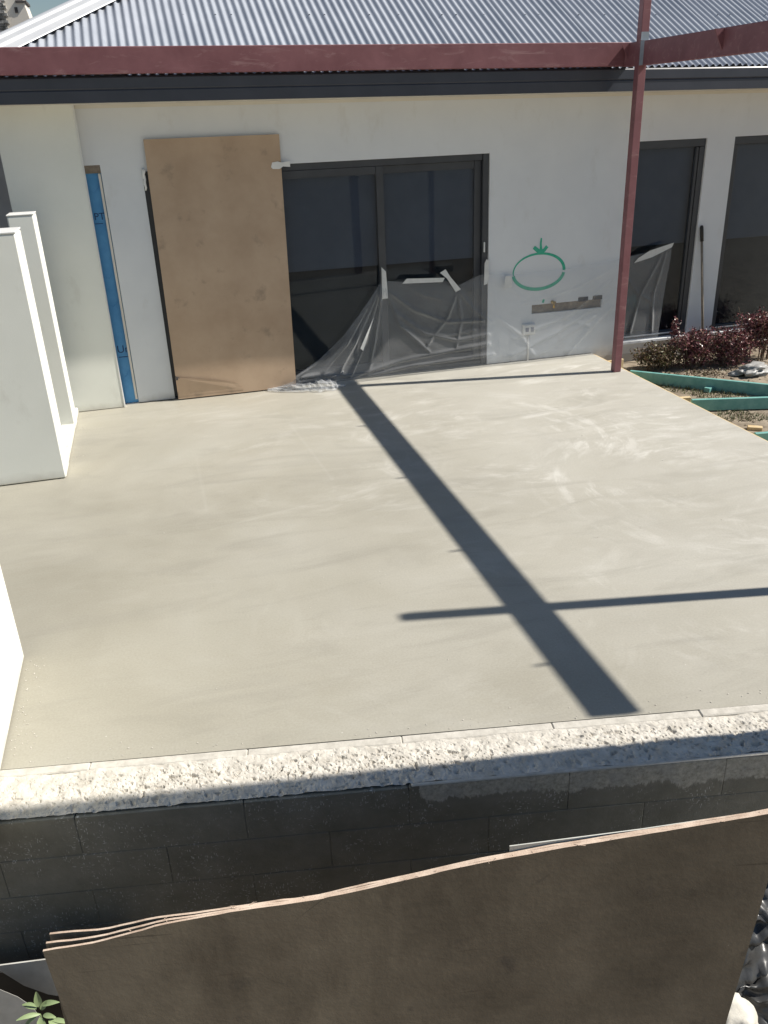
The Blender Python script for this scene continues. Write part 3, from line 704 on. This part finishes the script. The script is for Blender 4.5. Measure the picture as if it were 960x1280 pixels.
# thin pale sheet behind it, corner showing above the edge
eq, zq, er_, zr, e9, z9 = 1.980, 0.2715, 2.415, 0.291, 2.887, 0.325
bm = bmesh.new(); prism(bm, [pp(eq, POFF-0.035, zq), pp(er_, POFF-0.035, zr), pp(e9, POFF-0.035, z9), pp(e9-0.1, POFF-0.035, -1.25), pp(eq+0.06, POFF-0.035, -1.25)], PN*0.004)
tag(obj('thin_sheet', bm, THINW), 'thin pale sheet whose corner shows just above the plywood edge', 'sheet')

# ================================================================== trench floor items
# white plastic offcuts bottom left
def standing_sheet(name, pts, off, th, mat, label, cat):
    bm = bmesh.new(); prism(bm, [pp(e, off, z) for e, z in pts], PN*th); return tag(obj(name, bm, mat), label, cat)
standing_sheet('plastic_offcut', [(-0.157, -0.569), (0.032, -0.560), (0.228, -0.552), (0.443, -0.547), (0.454, -0.860), (0.331, -0.815), (0.255, -0.788), (0.1805, -0.756), (0.098, -0.690), (0.0255, -0.590), (-0.159, -0.578)], 0.50, 0.006, TUBM, 'white plastic offcut with curved lower edge behind the plywood at left', 'plastic offcut')
standing_sheet('plastic_offcut', [(-0.042, -0.429), (0.086, -0.517), (0.141, -0.568), (0.182, -0.630), (0.216, -0.766), (0.203, -1.27), (-0.162, -1.27)], 0.64, 0.0008, TUBM, 'grey curved plastic offcut behind the weed in the lower left corner', 'plastic offcut')
standing_sheet('shade_sheet', [(-0.28, -0.692), (0.495, -0.722), (0.495, -1.275), (-0.28, -1.275)], 0.42, 0.008, BLACKP, 'added black sheet standing in for the trench shade behind the white plastic offcut', 'shade sheet')  # dark sheet added in place of the trench shade
# weed
wd = thing('weed', 'small green leafy weed growing in the lower left corner', 'plant')
e, z = 0.291, -0.462; base = pp(e, 0.80, z)
bm = bmesh.new(); tube(bm, [pp(e+0.02, 0.82, PZ), pp(e+0.01, 0.81, z-0.25), base], [0.006, 0.005, 0.003], 6); obj('stem', bm, WEED, wd)
rnd = random.Random(2)
def leaf(base, d, length, width, droop, mat, parent, upv=Vector((0, 0, 1))):
    d = d.normalized(); w = d.cross(upv).normalized(); nn = w.cross(d); vs = []; fs = []
    for k in range(7):
        t = k/6; wd_ = width*math.sin(math.pi*min(1, t*0.92+0.04))**0.8*(1-0.35*t)
        c_ = base + d*length*t - Vector((0, 0, 1))*droop*t*t
        vs += [c_-w*wd_+nn*wd_*0.35, c_, c_+w*wd_+nn*wd_*0.35]
    for k in range(6): fs += [(3*k, 3*k+1, 3*k+4, 3*k+3), (3*k+1, 3*k+2, 3*k+5, 3*k+4)]
    return raw('leaf', vs, fs, mat, parent, True)
LIFT = Vector((0.207, -0.605, 0.768)); SIDE = Vector((0.971, -0.224, -0.037)); FWD = Vector((0.058, 0.448, 0.892))   # the leaves fan out around LIFT
for (du, dv, ln, wdt, bo, dp) in ((-40, 0, 0.105, 0.013, (0, 0), 0.03), (-26, -14, 0.075, 0.017, (-4, -8), 0.02), (-4, -34, 0.07, 0.021, (0, -10), -0.01), (34, -16, 0.095, 0.015, (2, -12), 0.03), (40, 2, 0.09, 0.013, (14, 8), 0.02), (22, 18, 0.075, 0.021, (12, 8), 0.03), (2, 30, 0.08, 0.026, (0, 4), 0.02), (-34, 12, 0.07, 0.012, (-6, 4), 0.03), (12, -20, 0.05, 0.016, (2, -6), 0.0), (28, -4, 0.06, 0.014, (4, 2), 0.02)):
    d = SIDE*du - FWD*dv + LIFT*rnd.uniform(-6, 24)
    leaf(base + (SIDE*bo[0]-FWD*bo[1])*0.0026, d, ln*0.86, wdt*0.80, dp, WEED, wd, LIFT+Vector((rnd.uniform(-.5, .5), rnd.uniform(-.3, .3), 0.5)))
# black builders plastic, crumpled
vs = []; fs = []; nx, nz = 130, 120
for i in range(nx+1):
    for k in range(nz+1):
        e = 2.5 + 2.0*i/nx; s_ = k/nz; q = Vector((e*3.2, s_*4, 1.7))
        off = 0.33 + 0.40*s_**1.3 + 0.07*mnoise.fractal(q, 0.9, 2, 3) + 0.09*abs(mnoise.noise(q*1.7)) + 0.05*abs(mnoise.noise(q*3.6+Vector((2, 1, 0)))) + 0.02*abs(mnoise.noise(q*8))
        z = -0.50 - 0.80*s_ + 0.08*mnoise.fractal(q+Vector((5, 5, 5)), 0.8, 2, 4)
        vs.append(pp(e, max(off, 0.34), z))
for i in range(nx):
    for k in range(nz): a = i*(nz+1)+k; fs.append((a, a+1, a+nz+2, a+nz+1))
tag(raw('black_plastic_sheet', vs, fs, BFILM, None, True), 'crumpled black plastic sheeting at the foot of the wall, right of the plywood', 'plastic sheet')
# pale rock
def rock(name, centre, rad, mat, label, seed, cat='rock', rough=0.35):
    bm = bmesh.new(); bmesh.ops.create_icosphere(bm, subdivisions=4, radius=1)
    for v in bm.verts:
        d = v.co.normalized(); s_ = 1 + rough*mnoise.fractal(d*1.6+Vector((seed, 0, 0)), 0.9, 2, 4)
        v.co = Vector((d.x*rad[0], d.y*rad[1], d.z*rad[2]))*s_ + Vector(centre)
    return tag(obj(name, bm, mat, None, True), label, cat)
rock('rock', pp(3.02, 0.70, -1.13), (0.11, 0.09, 0.15), ROCKM, 'pale lumpy rock at the lower end of the plywood side', 4, rough=0.25)
rock('rock', pp(3.05, 0.76, -1.19), (0.085, 0.07, 0.10), ROCKM, 'smaller pale rock at the bottom edge against the black plastic', 8, rough=0.25)

# ================================================================== hardboard at the door
hb = thing('hardboard_sheet', 'tall brown hardboard sheet leaning over the left part of the sliding door', 'board')
nx, nz = 14, 30; vs = []; fs = []
def hbp(t, s_, th):      # t along width, s_ from bottom to top
    x = (0.03+0.02*s_) + (1.165+0.018*s_)*t
    z = 0.012 + (2.325)*s_ - 0.006*t*s_
    y = -0.055 + 0.035*s_ - 0.006*math.sin(math.pi*t) - th
    return Vector((x, y, z))
for th in (0.0, 0.006):
    for i in range(nx+1):
        for k in range(nz+1):
            vs.append(hbp(i/nx, k/nz, th))
N = (nx+1)*(nz+1); idx = lambda sd, i, k: sd*N+i*(nz+1)+k
for sd in (0, 1):
    for i in range(nx):
        for k in range(nz): fs.append((idx(sd,i,k), idx(sd,i+1,k), idx(sd,i+1,k+1), idx(sd,i,k+1)))
for i in range(nx):
    for k in (0, nz): fs.append((idx(0,i,k), idx(0,i+1,k), idx(1,i+1,k), idx(1,i,k)))
for k in range(nz):
    for i in (0, nx): fs.append((idx(0,i,k), idx(0,i,k+1), idx(1,i,k+1), idx(1,i,k)))
raw('panel', vs, fs, BOARD, hb)
# torn flap at the foot: outer layer lifted along a slanting tear
bm = bmesh.new()
fl = [hbp(0.005, 0.012, 0.007), hbp(0.55, 0.012, 0.007), hbp(0.50, 0.045, 0.010), hbp(0.30, 0.068, 0.020), hbp(0.12, 0.085, 0.028), hbp(0.02, 0.092, 0.034)]
prism(bm, fl, (0, -0.002, 0)); obj('torn_flap', bm, BOARD, hb)
bm = bmesh.new(); p = hbp(0.0, 0.10, 0.012); prism(bm, [p, p+Vector((0.035, -0.01, -0.015)), p+Vector((0.05, -0.016, -0.03)), p+Vector((0.002, -0.012, -0.04))], (0, -0.004, 0)); obj('torn_corner', bm, CHASED, hb)
# tape on the frame
bm = bmesh.new(); prism(bm, [(1.135, -0.034, 2.06), (1.148, -0.034, 2.10), (1.20, -0.034, 2.106), (1.235, -0.034, 2.095), (1.31, -0.034, 2.105), (1.31, -0.034, 2.055), (1.245, -0.034, 2.062), (1.21, -0.034, 2.042), (1.15, -0.034, 2.045)], (0, -0.0015, 0))
tag(obj('tape_piece', bm, WHITE), 'white crumpled tape holding the hardboard corner to the door frame', 'tape')
bm = bmesh.new(); prev = None
pts = [(0.012+0.004*math.sin(k*2.1), -0.010-0.006*math.sin(k*1.3), 2.10-0.022*k) for k in range(9)]; tube(bm, pts, [0.012, 0.016, 0.013, 0.015, 0.012, 0.014, 0.011, 0.010, 0.007], 7)
tag(obj('tape_strip', bm, WHITE, None, True), 'white twisted strip hanging at the upper left edge of the hardboard', 'tape')

# ================================================================== clear plastic sheet
pf = thing('plastic_sheet', 'clear plastic sheet taped low across the sliding door, wall and window', 'plastic sheet')
topc = [(0.93, 0.035), (1.18, 0.10), (1.45, 0.25), (1.72, 0.47), (1.95, 0.74), (2.13, 0.97), (2.36, 0.945), (2.76, 0.935), (2.92, 0.86), (3.08, 0.92), (3.22, 0.96), (3.55, 0.925), (4.05, 0.925), (4.67, 0.985), (5.0, 1.03), (5.33, 1.105)]
botc = [(0.95, -0.10), (1.12, -0.15), (1.30, -0.22), (1.42, -0.26), (1.52, -0.26), (1.62, -0.21), (1.82, -0.12), (2.3, -0.08), (2.7, -0.075), (3.0, -0.08), (3.3, -0.085), (3.65, -0.10), (4.1, -0.085), (4.55, -0.075), (4.95, -0.10), (5.20, -0.11)]
FOLDS = [  # (polyline in x,z, height, half width): folds pulled from the tape and lying along the foot
 ([(2.20,.86),(2.45,.66),(2.80,.51),(3.20,.49)],.022,.011), ([(2.25,.66),(2.55,.42),(2.90,.31),(3.25,.34)],.020,.014), ([(2.16,.90),(2.30,.52),(2.60,.22)],.018,.012),
 ([(2.92,.82),(2.80,.55),(2.58,.30)],.018,.013), ([(2.92,.82),(3.08,.62),(3.28,.46)],.018,.012), ([(2.92,.82),(2.95,.5),(2.88,.2)],.014,.014), ([(1.75,.06),(2.3,.17),(2.8,.21),(3.25,.24)],.026,.016),
 ([(1.72,.03),(2.4,.10),(3.3,.13)],.024,.012), ([(2.4,.92),(2.55,.8),(2.75,.74)],.010,.010), ([(2.45,.5),(2.8,.36),(3.1,.40)],.012,.009),
 ([(2.10,.93),(1.65,.42),(1.20,.08)],.030,.014), ([(2.10,.93),(1.74,.40),(1.38,.06)],.034,.014), ([(2.11,.92),(1.82,.40),(1.55,.05)],.030,.014), ([(2.12,.92),(1.92,.40),(1.72,.05)],.026,.013), ([(2.13,.90),(2.02,.40),(1.92,.05)],.024,.013), ([(1.25,.10),(1.45,.12),(1.75,.10)],.03,.014),
 ([(4.62,.78),(4.15,.46),(3.52,.27)],.020,.014), ([(4.60,.60),(4.05,.30),(3.50,.10)],.022,.015), ([(4.45,.42),(3.95,.15),(3.75,.04)],.020,.014), ([(3.42,.84),(3.85,.52),(4.40,.32)],.012,.012), ([(4.68,.92),(4.2,.72),(3.62,.62)],.014,.012),
 ([(3.35,.5),(3.6,.3),(3.75,.08)],.018,.015), ([(4.65,.5),(4.35,.25),(4.15,.05)],.02,.015), ([(3.3,.93),(3.9,.86),(4.6,.95)],.012,.01), ([(5.22,1.03),(4.98,.60),(4.88,.20)],.020,.013), ([(5.26,1.05),(5.14,.60),(5.14,.20)],.020,.013), ([(4.72,.9),(4.95,.62),(5.15,.5)],.012,.012)]
def fold_y(x, z):
    h = 0.0
    for pl, amp, w in FOLDS:
        best = 9.0
        for (ax, az), (cx_, cz_) in zip(pl, pl[1:]):
            dx, dz = cx_-ax, cz_-az; t_ = ((x-ax)*dx+(z-az)*dz)/(dx*dx+dz*dz)
            t_ = 0 if t_ < 0 else (1 if t_ > 1 else t_)
            q = (x-ax-dx*t_)**2+(z-az-dz*t_)**2
            if q < best: best = q
        if best < 12*w*w: h = max(h, 0.85*amp*math.exp(-best/(1.6*w*w)))
    return h
nx, nz = 420, 84; vs = []; fs = []
def lerp_tab(tab, t):
    f_ = t*(len(tab)-1); i = min(int(f_), len(tab)-2); r = f_-i
    return tuple(a+(b-a)*r for a, b in zip(tab[i], tab[i+1]))
for i in range(nx+1):
    t = i/nx; tx, tz = lerp_tab(topc, t); bx_, by = lerp_tab(botc, t)
    for k in range(nz+1):
        s_ = k/nz                       # 0 top .. 1 bottom
        x = tx+(bx_-tx)*s_; bz = 0.008 if bx_ < 4.5 else -0.02
        z = tz+(bz-tz)*(1-(1-s_)**1.15)
        y = -0.032 + (by+0.032)*s_**2.2
        env = min(1, s_*9)*min(1, (1-s_)*7+0.15)
        ang = 0.75 if tx > 3.3 else (-0.55 if tx > 2.2 else 0.9)
        u_ = x*math.cos(ang)+z*math.sin(ang); v_ = -x*math.sin(ang)+z*math.cos(ang)
        wr_ = mnoise.noise(Vector((u_*1.6, v_*7, 0.3)))
        y -= env*(0.010 + 0.010*(0.5+wr_) + fold_y(x, z))
        if tx < 2.05 and s_ > 0.8: z += 0.03*abs(mnoise.noise(Vector((x*16, y*16, s_*9))))
        vs.append(Vector((x, min(y, -0.028), max(z, 0.006 if x < 4.47 else -0.1))))
for i in range(nx):
    for k in range(nz): a = i*(nz+1)+k; fs.append((a, a+1, a+nz+2, a+nz+1))
raw('film', vs, fs, FILM, pf, True)
# bunched film on the slab at its left end
vs = []; fs = []; nb = 46; ns = 14
for i in range(nb+1):
    t = i/nb; x = 0.90+0.76*t; yc = -0.09-0.15*math.sin(min(1, t*1.25)*1.6); r = 0.010+0.030*math.sin(math.pi*t)**0.7+(0.018 if 0.62 < t < 0.88 else 0)
    for k in range(ns):
        a = 2*math.pi*k/ns; rr = r*(1+0.55*mnoise.noise(Vector((x*26, math.cos(a)*1.8, math.sin(a)*1.8))))
        vs.append(Vector((x, yc+1.5*rr*math.cos(a), max(0.004, 0.012+rr*math.sin(a)+r*0.4))))
for i in range(nb):
    for k in range(ns): fs.append((i*ns+k, i*ns+(k+1)%ns, (i+1)*ns+(k+1)%ns, (i+1)*ns+k))
raw('bunched_film', vs, fs, FILM, pf, False)
def tape(pts, name='tape'):
    bm = bmesh.new(); prism(bm, [(x, y, z) for x, y, z in pts], (0, -0.0015, 0)); return obj(name, bm, TAPE, pf)
Yt = -0.046
tape([(2.129, Yt, 1.105), (2.172, Yt, 1.06), (2.185, Yt, 0.80), (2.125, Yt, 0.797)])
tape([(2.336, Yt, 0.930), (2.382, Yt, 0.975), (2.78, Yt, 0.952), (2.757, Yt, 0.912)])
tape([(2.728, Yt-0.004, 1.005), (2.787, Yt-0.004, 1.035), (2.838, Yt-0.004, 0.955), (2.948, Yt-0.004, 0.825), (2.893, Yt-0.004, 0.803), (2.80, Yt-0.004, 0.945)])
tape([(3.203, Yt, 1.06), (3.222, Yt, 1.10), (3.252, Yt, 1.085), (3.243, Yt, 0.99), (3.255, Yt, 0.96), (3.235, Yt, 0.855), (3.198, Yt, 0.845)])
tape([(1.995, -0.105, 0.60), (2.018, -0.10, 0.635), (1.885, -0.135, 0.322), (1.858, -0.135, 0.348)])
tape([(3.41, Yt-0.02, 0.80), (3.50, Yt-0.02, 0.80), (3.49, Yt-0.02, 0.915), (3.42, Yt-0.02, 0.92)])
tape([(4.875, Yt-0.02, 0.94), (4.915, Yt-0.02, 0.985), (5.05, Yt-0.02, 1.055), (5.33, Yt-0.012, 1.115), (5.31, Yt-0.012, 1.07), (5.08, Yt-0.02, 0.985)])

# ================================================================== garden at the right
def plank(name, p0, p1, h, th, label, zt=-0.02):
    p0 = Vector(p0); p1 = Vector(p1); d = (p1-p0); L_ = d.length; d.normalize(); w = Vector((0, 0, 1)).cross(d)
    m = Matrix((d, w, Vector((0, 0, 1)))).transposed().to_4x4(); m.translation = p0
    return tag(obj(name, bx((0, -th/2, zt-h), (L_, th/2, zt), m), TEAL, None, bevel=0.003), label, 'plank', 'teal treated timber boards')
plank('timber_plank', (4.56, -0.70, 0), (6.6, -2.66, 0), 0.12, 0.035, 'long teal board on edge running from the post along the red shrubs')
plank('timber_plank', (4.585, -1.758, 0), (6.4, -2.262, 0), 0.11, 0.035, 'middle teal board on edge meeting the slab between soil and grass')
plank('timber_plank', (4.55, -2.715, 0), (5.8, -2.90, 0), 0.10, 0.035, 'teal board at the right picture edge, nearest the camera')
eg = thing('form_board', 'yellow pine form boards along the garden edge of the slab', 'timber edging')
for a, b in ((-0.02, -0.99), (-0.998, -2.2), (-2.208, -3.6), (-3.608, -5.6)):
    obj('board', bx((4.4835, b, -0.14), (4.505, a, -0.004+random.uniform(-.003, .0))), PINE, eg, bevel=0.002)
tag(obj('timber_offcut', bx((-0.07, -0.03, 0), (0.07, 0.03, 0.045), Matrix.Translation((5.12, -1.27, GZ)) @ Matrix.Rotation(0.5, 4, 'Z')), TEAL, bevel=0.003), 'short teal offcut lying on the grass between two teal boards', 'offcut')
tag(obj('timber_offcut', bx((-0.06, -0.03, 0), (0.06, 0.03, 0.03), Matrix.Translation((4.82, -2.37, GZ)) @ Matrix.Rotation(-0.6, 4, 'Z')), PINE, bevel=0.003), 'yellow pine offcut on bare soil near the right picture edge', 'offcut')
tag(obj('timber_offcut', bx((-0.06, -0.02, 0), (0.06, 0.02, 0.10), Matrix.Translation((4.60, -1.62, GZ)) @ Matrix.Rotation(-0.2, 4, 'Z')), PINE, bevel=0.003), 'yellow pine peg at the slab edge by the middle teal board', 'offcut')
tag(obj('timber_offcut', bx((-0.10, -0.015, 0), (0.10, 0.015, 0.12), Matrix.Translation((4.62, -0.28, GZ)) @ Matrix.Rotation(0.1, 4, 'Z')), PINE, bevel=0.003), 'yellow pine offcut behind the red post base', 'offcut')
rock('rubble_sack', (5.84, -0.95, -0.09), (0.19, 0.10, 0.055), simple('dusty_grey_plastic', (0.24, 0.235, 0.225), (0.46, 0.455, 0.44), 14, 0.45, 0.9, 22), 'crumpled pale grey sack lying behind the long teal board', 12, 'sack', 0.75)
# shrubs
def shrub(centre, rad, n, seed, label, mat=REDLEAF, size=0.036, stems=14, sub=()):
    t = thing('red_shrub', label, 'shrub', 'red leaved shrubs along the house wall'); rnd = random.Random(seed)
    bm = bmesh.new()
    for k in range(stems):
        a = rnd.uniform(0, 6.28); r = rnd.uniform(0.2, 0.9); b0 = Vector((centre[0]+rad[0]*0.3*math.cos(a), centre[1]+rad[1]*0.3*math.sin(a), GZ))
        tp = Vector((centre[0]+rad[0]*r*math.cos(a), centre[1]+rad[1]*r*math.sin(a), centre[2]+rad[2]*rnd.uniform(0.2, 0.9)))
        tube(bm, [b0, (b0+tp)/2+Vector((0, 0, 0.03)), tp], [0.006, 0.005, 0.002], 5)
    obj('stems', bm, STEM, t)
    leaf_cloud('foliage', centre, rad, n, size, mat, t, seed, shell=0.75)
    for j, (c2, r2, n2) in enumerate(sub): leaf_cloud('foliage', c2, r2, n2, size, mat, t, seed+31+j, shell=0.7)
shrub((5.05, -0.42, 0.02), (0.36, 0.26, 0.17), 3000, 21, 'low sparse brownish shrub against the wall below the first window', DRYLEAF, 0.036)
shrub((5.45, -0.45, 0.08), (0.33, 0.28, 0.25), 4200, 22, 'red shrub with one tall leafy shoot in front of the wall', sub=[((5.27, -0.34, 0.24), (0.07, 0.06, 0.20), 260)])
shrub((5.86, -0.52, 0.07), (0.36, 0.30, 0.26), 4600, 23, 'dense red shrub standing in front of the broom handle foot')
shrub((6.28, -0.44, 0.18), (0.36, 0.30, 0.29), 4200, 24, 'tallest red shrub under the rightmost window at the picture edge')
leaf_cloud('fallen_leaves', (5.4, -0.75, GZ+0.01), (0.8, 0.28, 0.03), 500, 0.03, DRYLEAF, None, 77)
o = bpy.data.objects['fallen_leaves']; o['kind'] = 'stuff'; o['label'] = 'dry fallen leaves and twigs on the soil under the shrubs'; o['category'] = 'leaf litter'
# grass tufts
rnd = random.Random(9); vs = []; fs = []
for k in range(9000):
    x = rnd.uniform(4.53, 6.6); y = rnd.uniform(-2.2, -0.75)
    if (x-4.52)*0.96 > (-y-0.55)*1.25+0.05 and rnd.random() < 0.8: continue
    if mnoise.noise(Vector((x*2.6, y*2.6, 0))) < -0.05 + 0.45*max(0, x-5.1): continue
    h = rnd.uniform(0.015, 0.05); a = rnd.uniform(0, 6.28); w = Vector((math.cos(a), math.sin(a), 0))*0.004; ln = Vector((rnd.gauss(0, .02), rnd.gauss(0, .02), h)); p = Vector((x, y, GZ))
    i = len(vs); vs += [p-w, p+w, p+ln]; fs.append((i, i+1, i+2))
o = raw('grass', vs, fs, GRASS); o['kind'] = 'stuff'; o['label'] = 'short patchy grass between the teal boards'; o['category'] = 'grass'
# clods / pebbles on soil
rnd = random.Random(19); bm = bmesh.new()
for k in range(260):
    x = rnd.uniform(4.55, 6.4); y = rnd.uniform(-3.4, -0.5); r = rnd.uniform(0.004, 0.016)
    bmesh.ops.create_icosphere(bm, subdivisions=1, radius=r, matrix=Matrix.Translation((x, y, GZ+r*0.3)) @ Matrix.Diagonal((1.3, 1, 0.7, 1)))
o = obj('soil_clods', bm, SOIL); o['kind'] = 'stuff'; o['label'] = 'small clods and stones on the bare soil'; o['category'] = 'soil'
# broom handle against the wall
bh = thing('broom_handle', 'worn broom handle with black grip leaning on the wall between the windows', 'handle')
A = Vector((5.80, -0.13, GZ)); B = Vector((5.665, -0.022, 1.262)); dv = (B-A)
bm = bmesh.new(); tube(bm, [A, A+dv*0.9], 0.0135, 10); obj('shaft', bm, GREYPOLE, bh, smooth=True)
bm = bmesh.new(); tube(bm, [A+dv*0.885, A+dv*0.985, B], [0.019, 0.019, 0.012], 10); obj('grip', bm, BLACKP, bh, smooth=True)

# grit and concrete crumbs swept against walls and the block edge
rnd = random.Random(33); bm = bmesh.new()
for k in range(420):
    m_ = rnd.random()
    if m_ < 0.35: x = rnd.uniform(-0.9, 4.4); y = -0.02-abs(rnd.gauss(0, 0.07))
    elif m_ < 0.5: x = -0.88+abs(rnd.gauss(0, 0.06)); y = rnd.uniform(-1.8, -0.1)
    elif m_ < 0.62: x = -0.92+abs(rnd.gauss(0, 0.05)); y = rnd.uniform(-5.1, -4.3)
    elif m_ < 0.88: x = rnd.uniform(-0.9, 4.4); y = parY(x)+abs(rnd.gauss(0, 0.06))+0.01
    else: x = rnd.uniform(-0.9, 4.4); y = rnd.uniform(-5.2, -0.2)
    r = rnd.uniform(0.001, 0.0034)
    bmesh.ops.create_icosphere(bm, subdivisions=1, radius=r, matrix=Matrix.Translation((x, y, r*0.5)) @ Matrix.Rotation(rnd.uniform(0, 3), 4, 'Z') @ Matrix.Diagonal((1.6, 1, 0.7, 1)))
o = obj('grit', bm, SHELL); o['kind'] = 'stuff'; o['label'] = 'concrete crumbs and grit scattered along the slab edges'; o['category'] = 'grit'
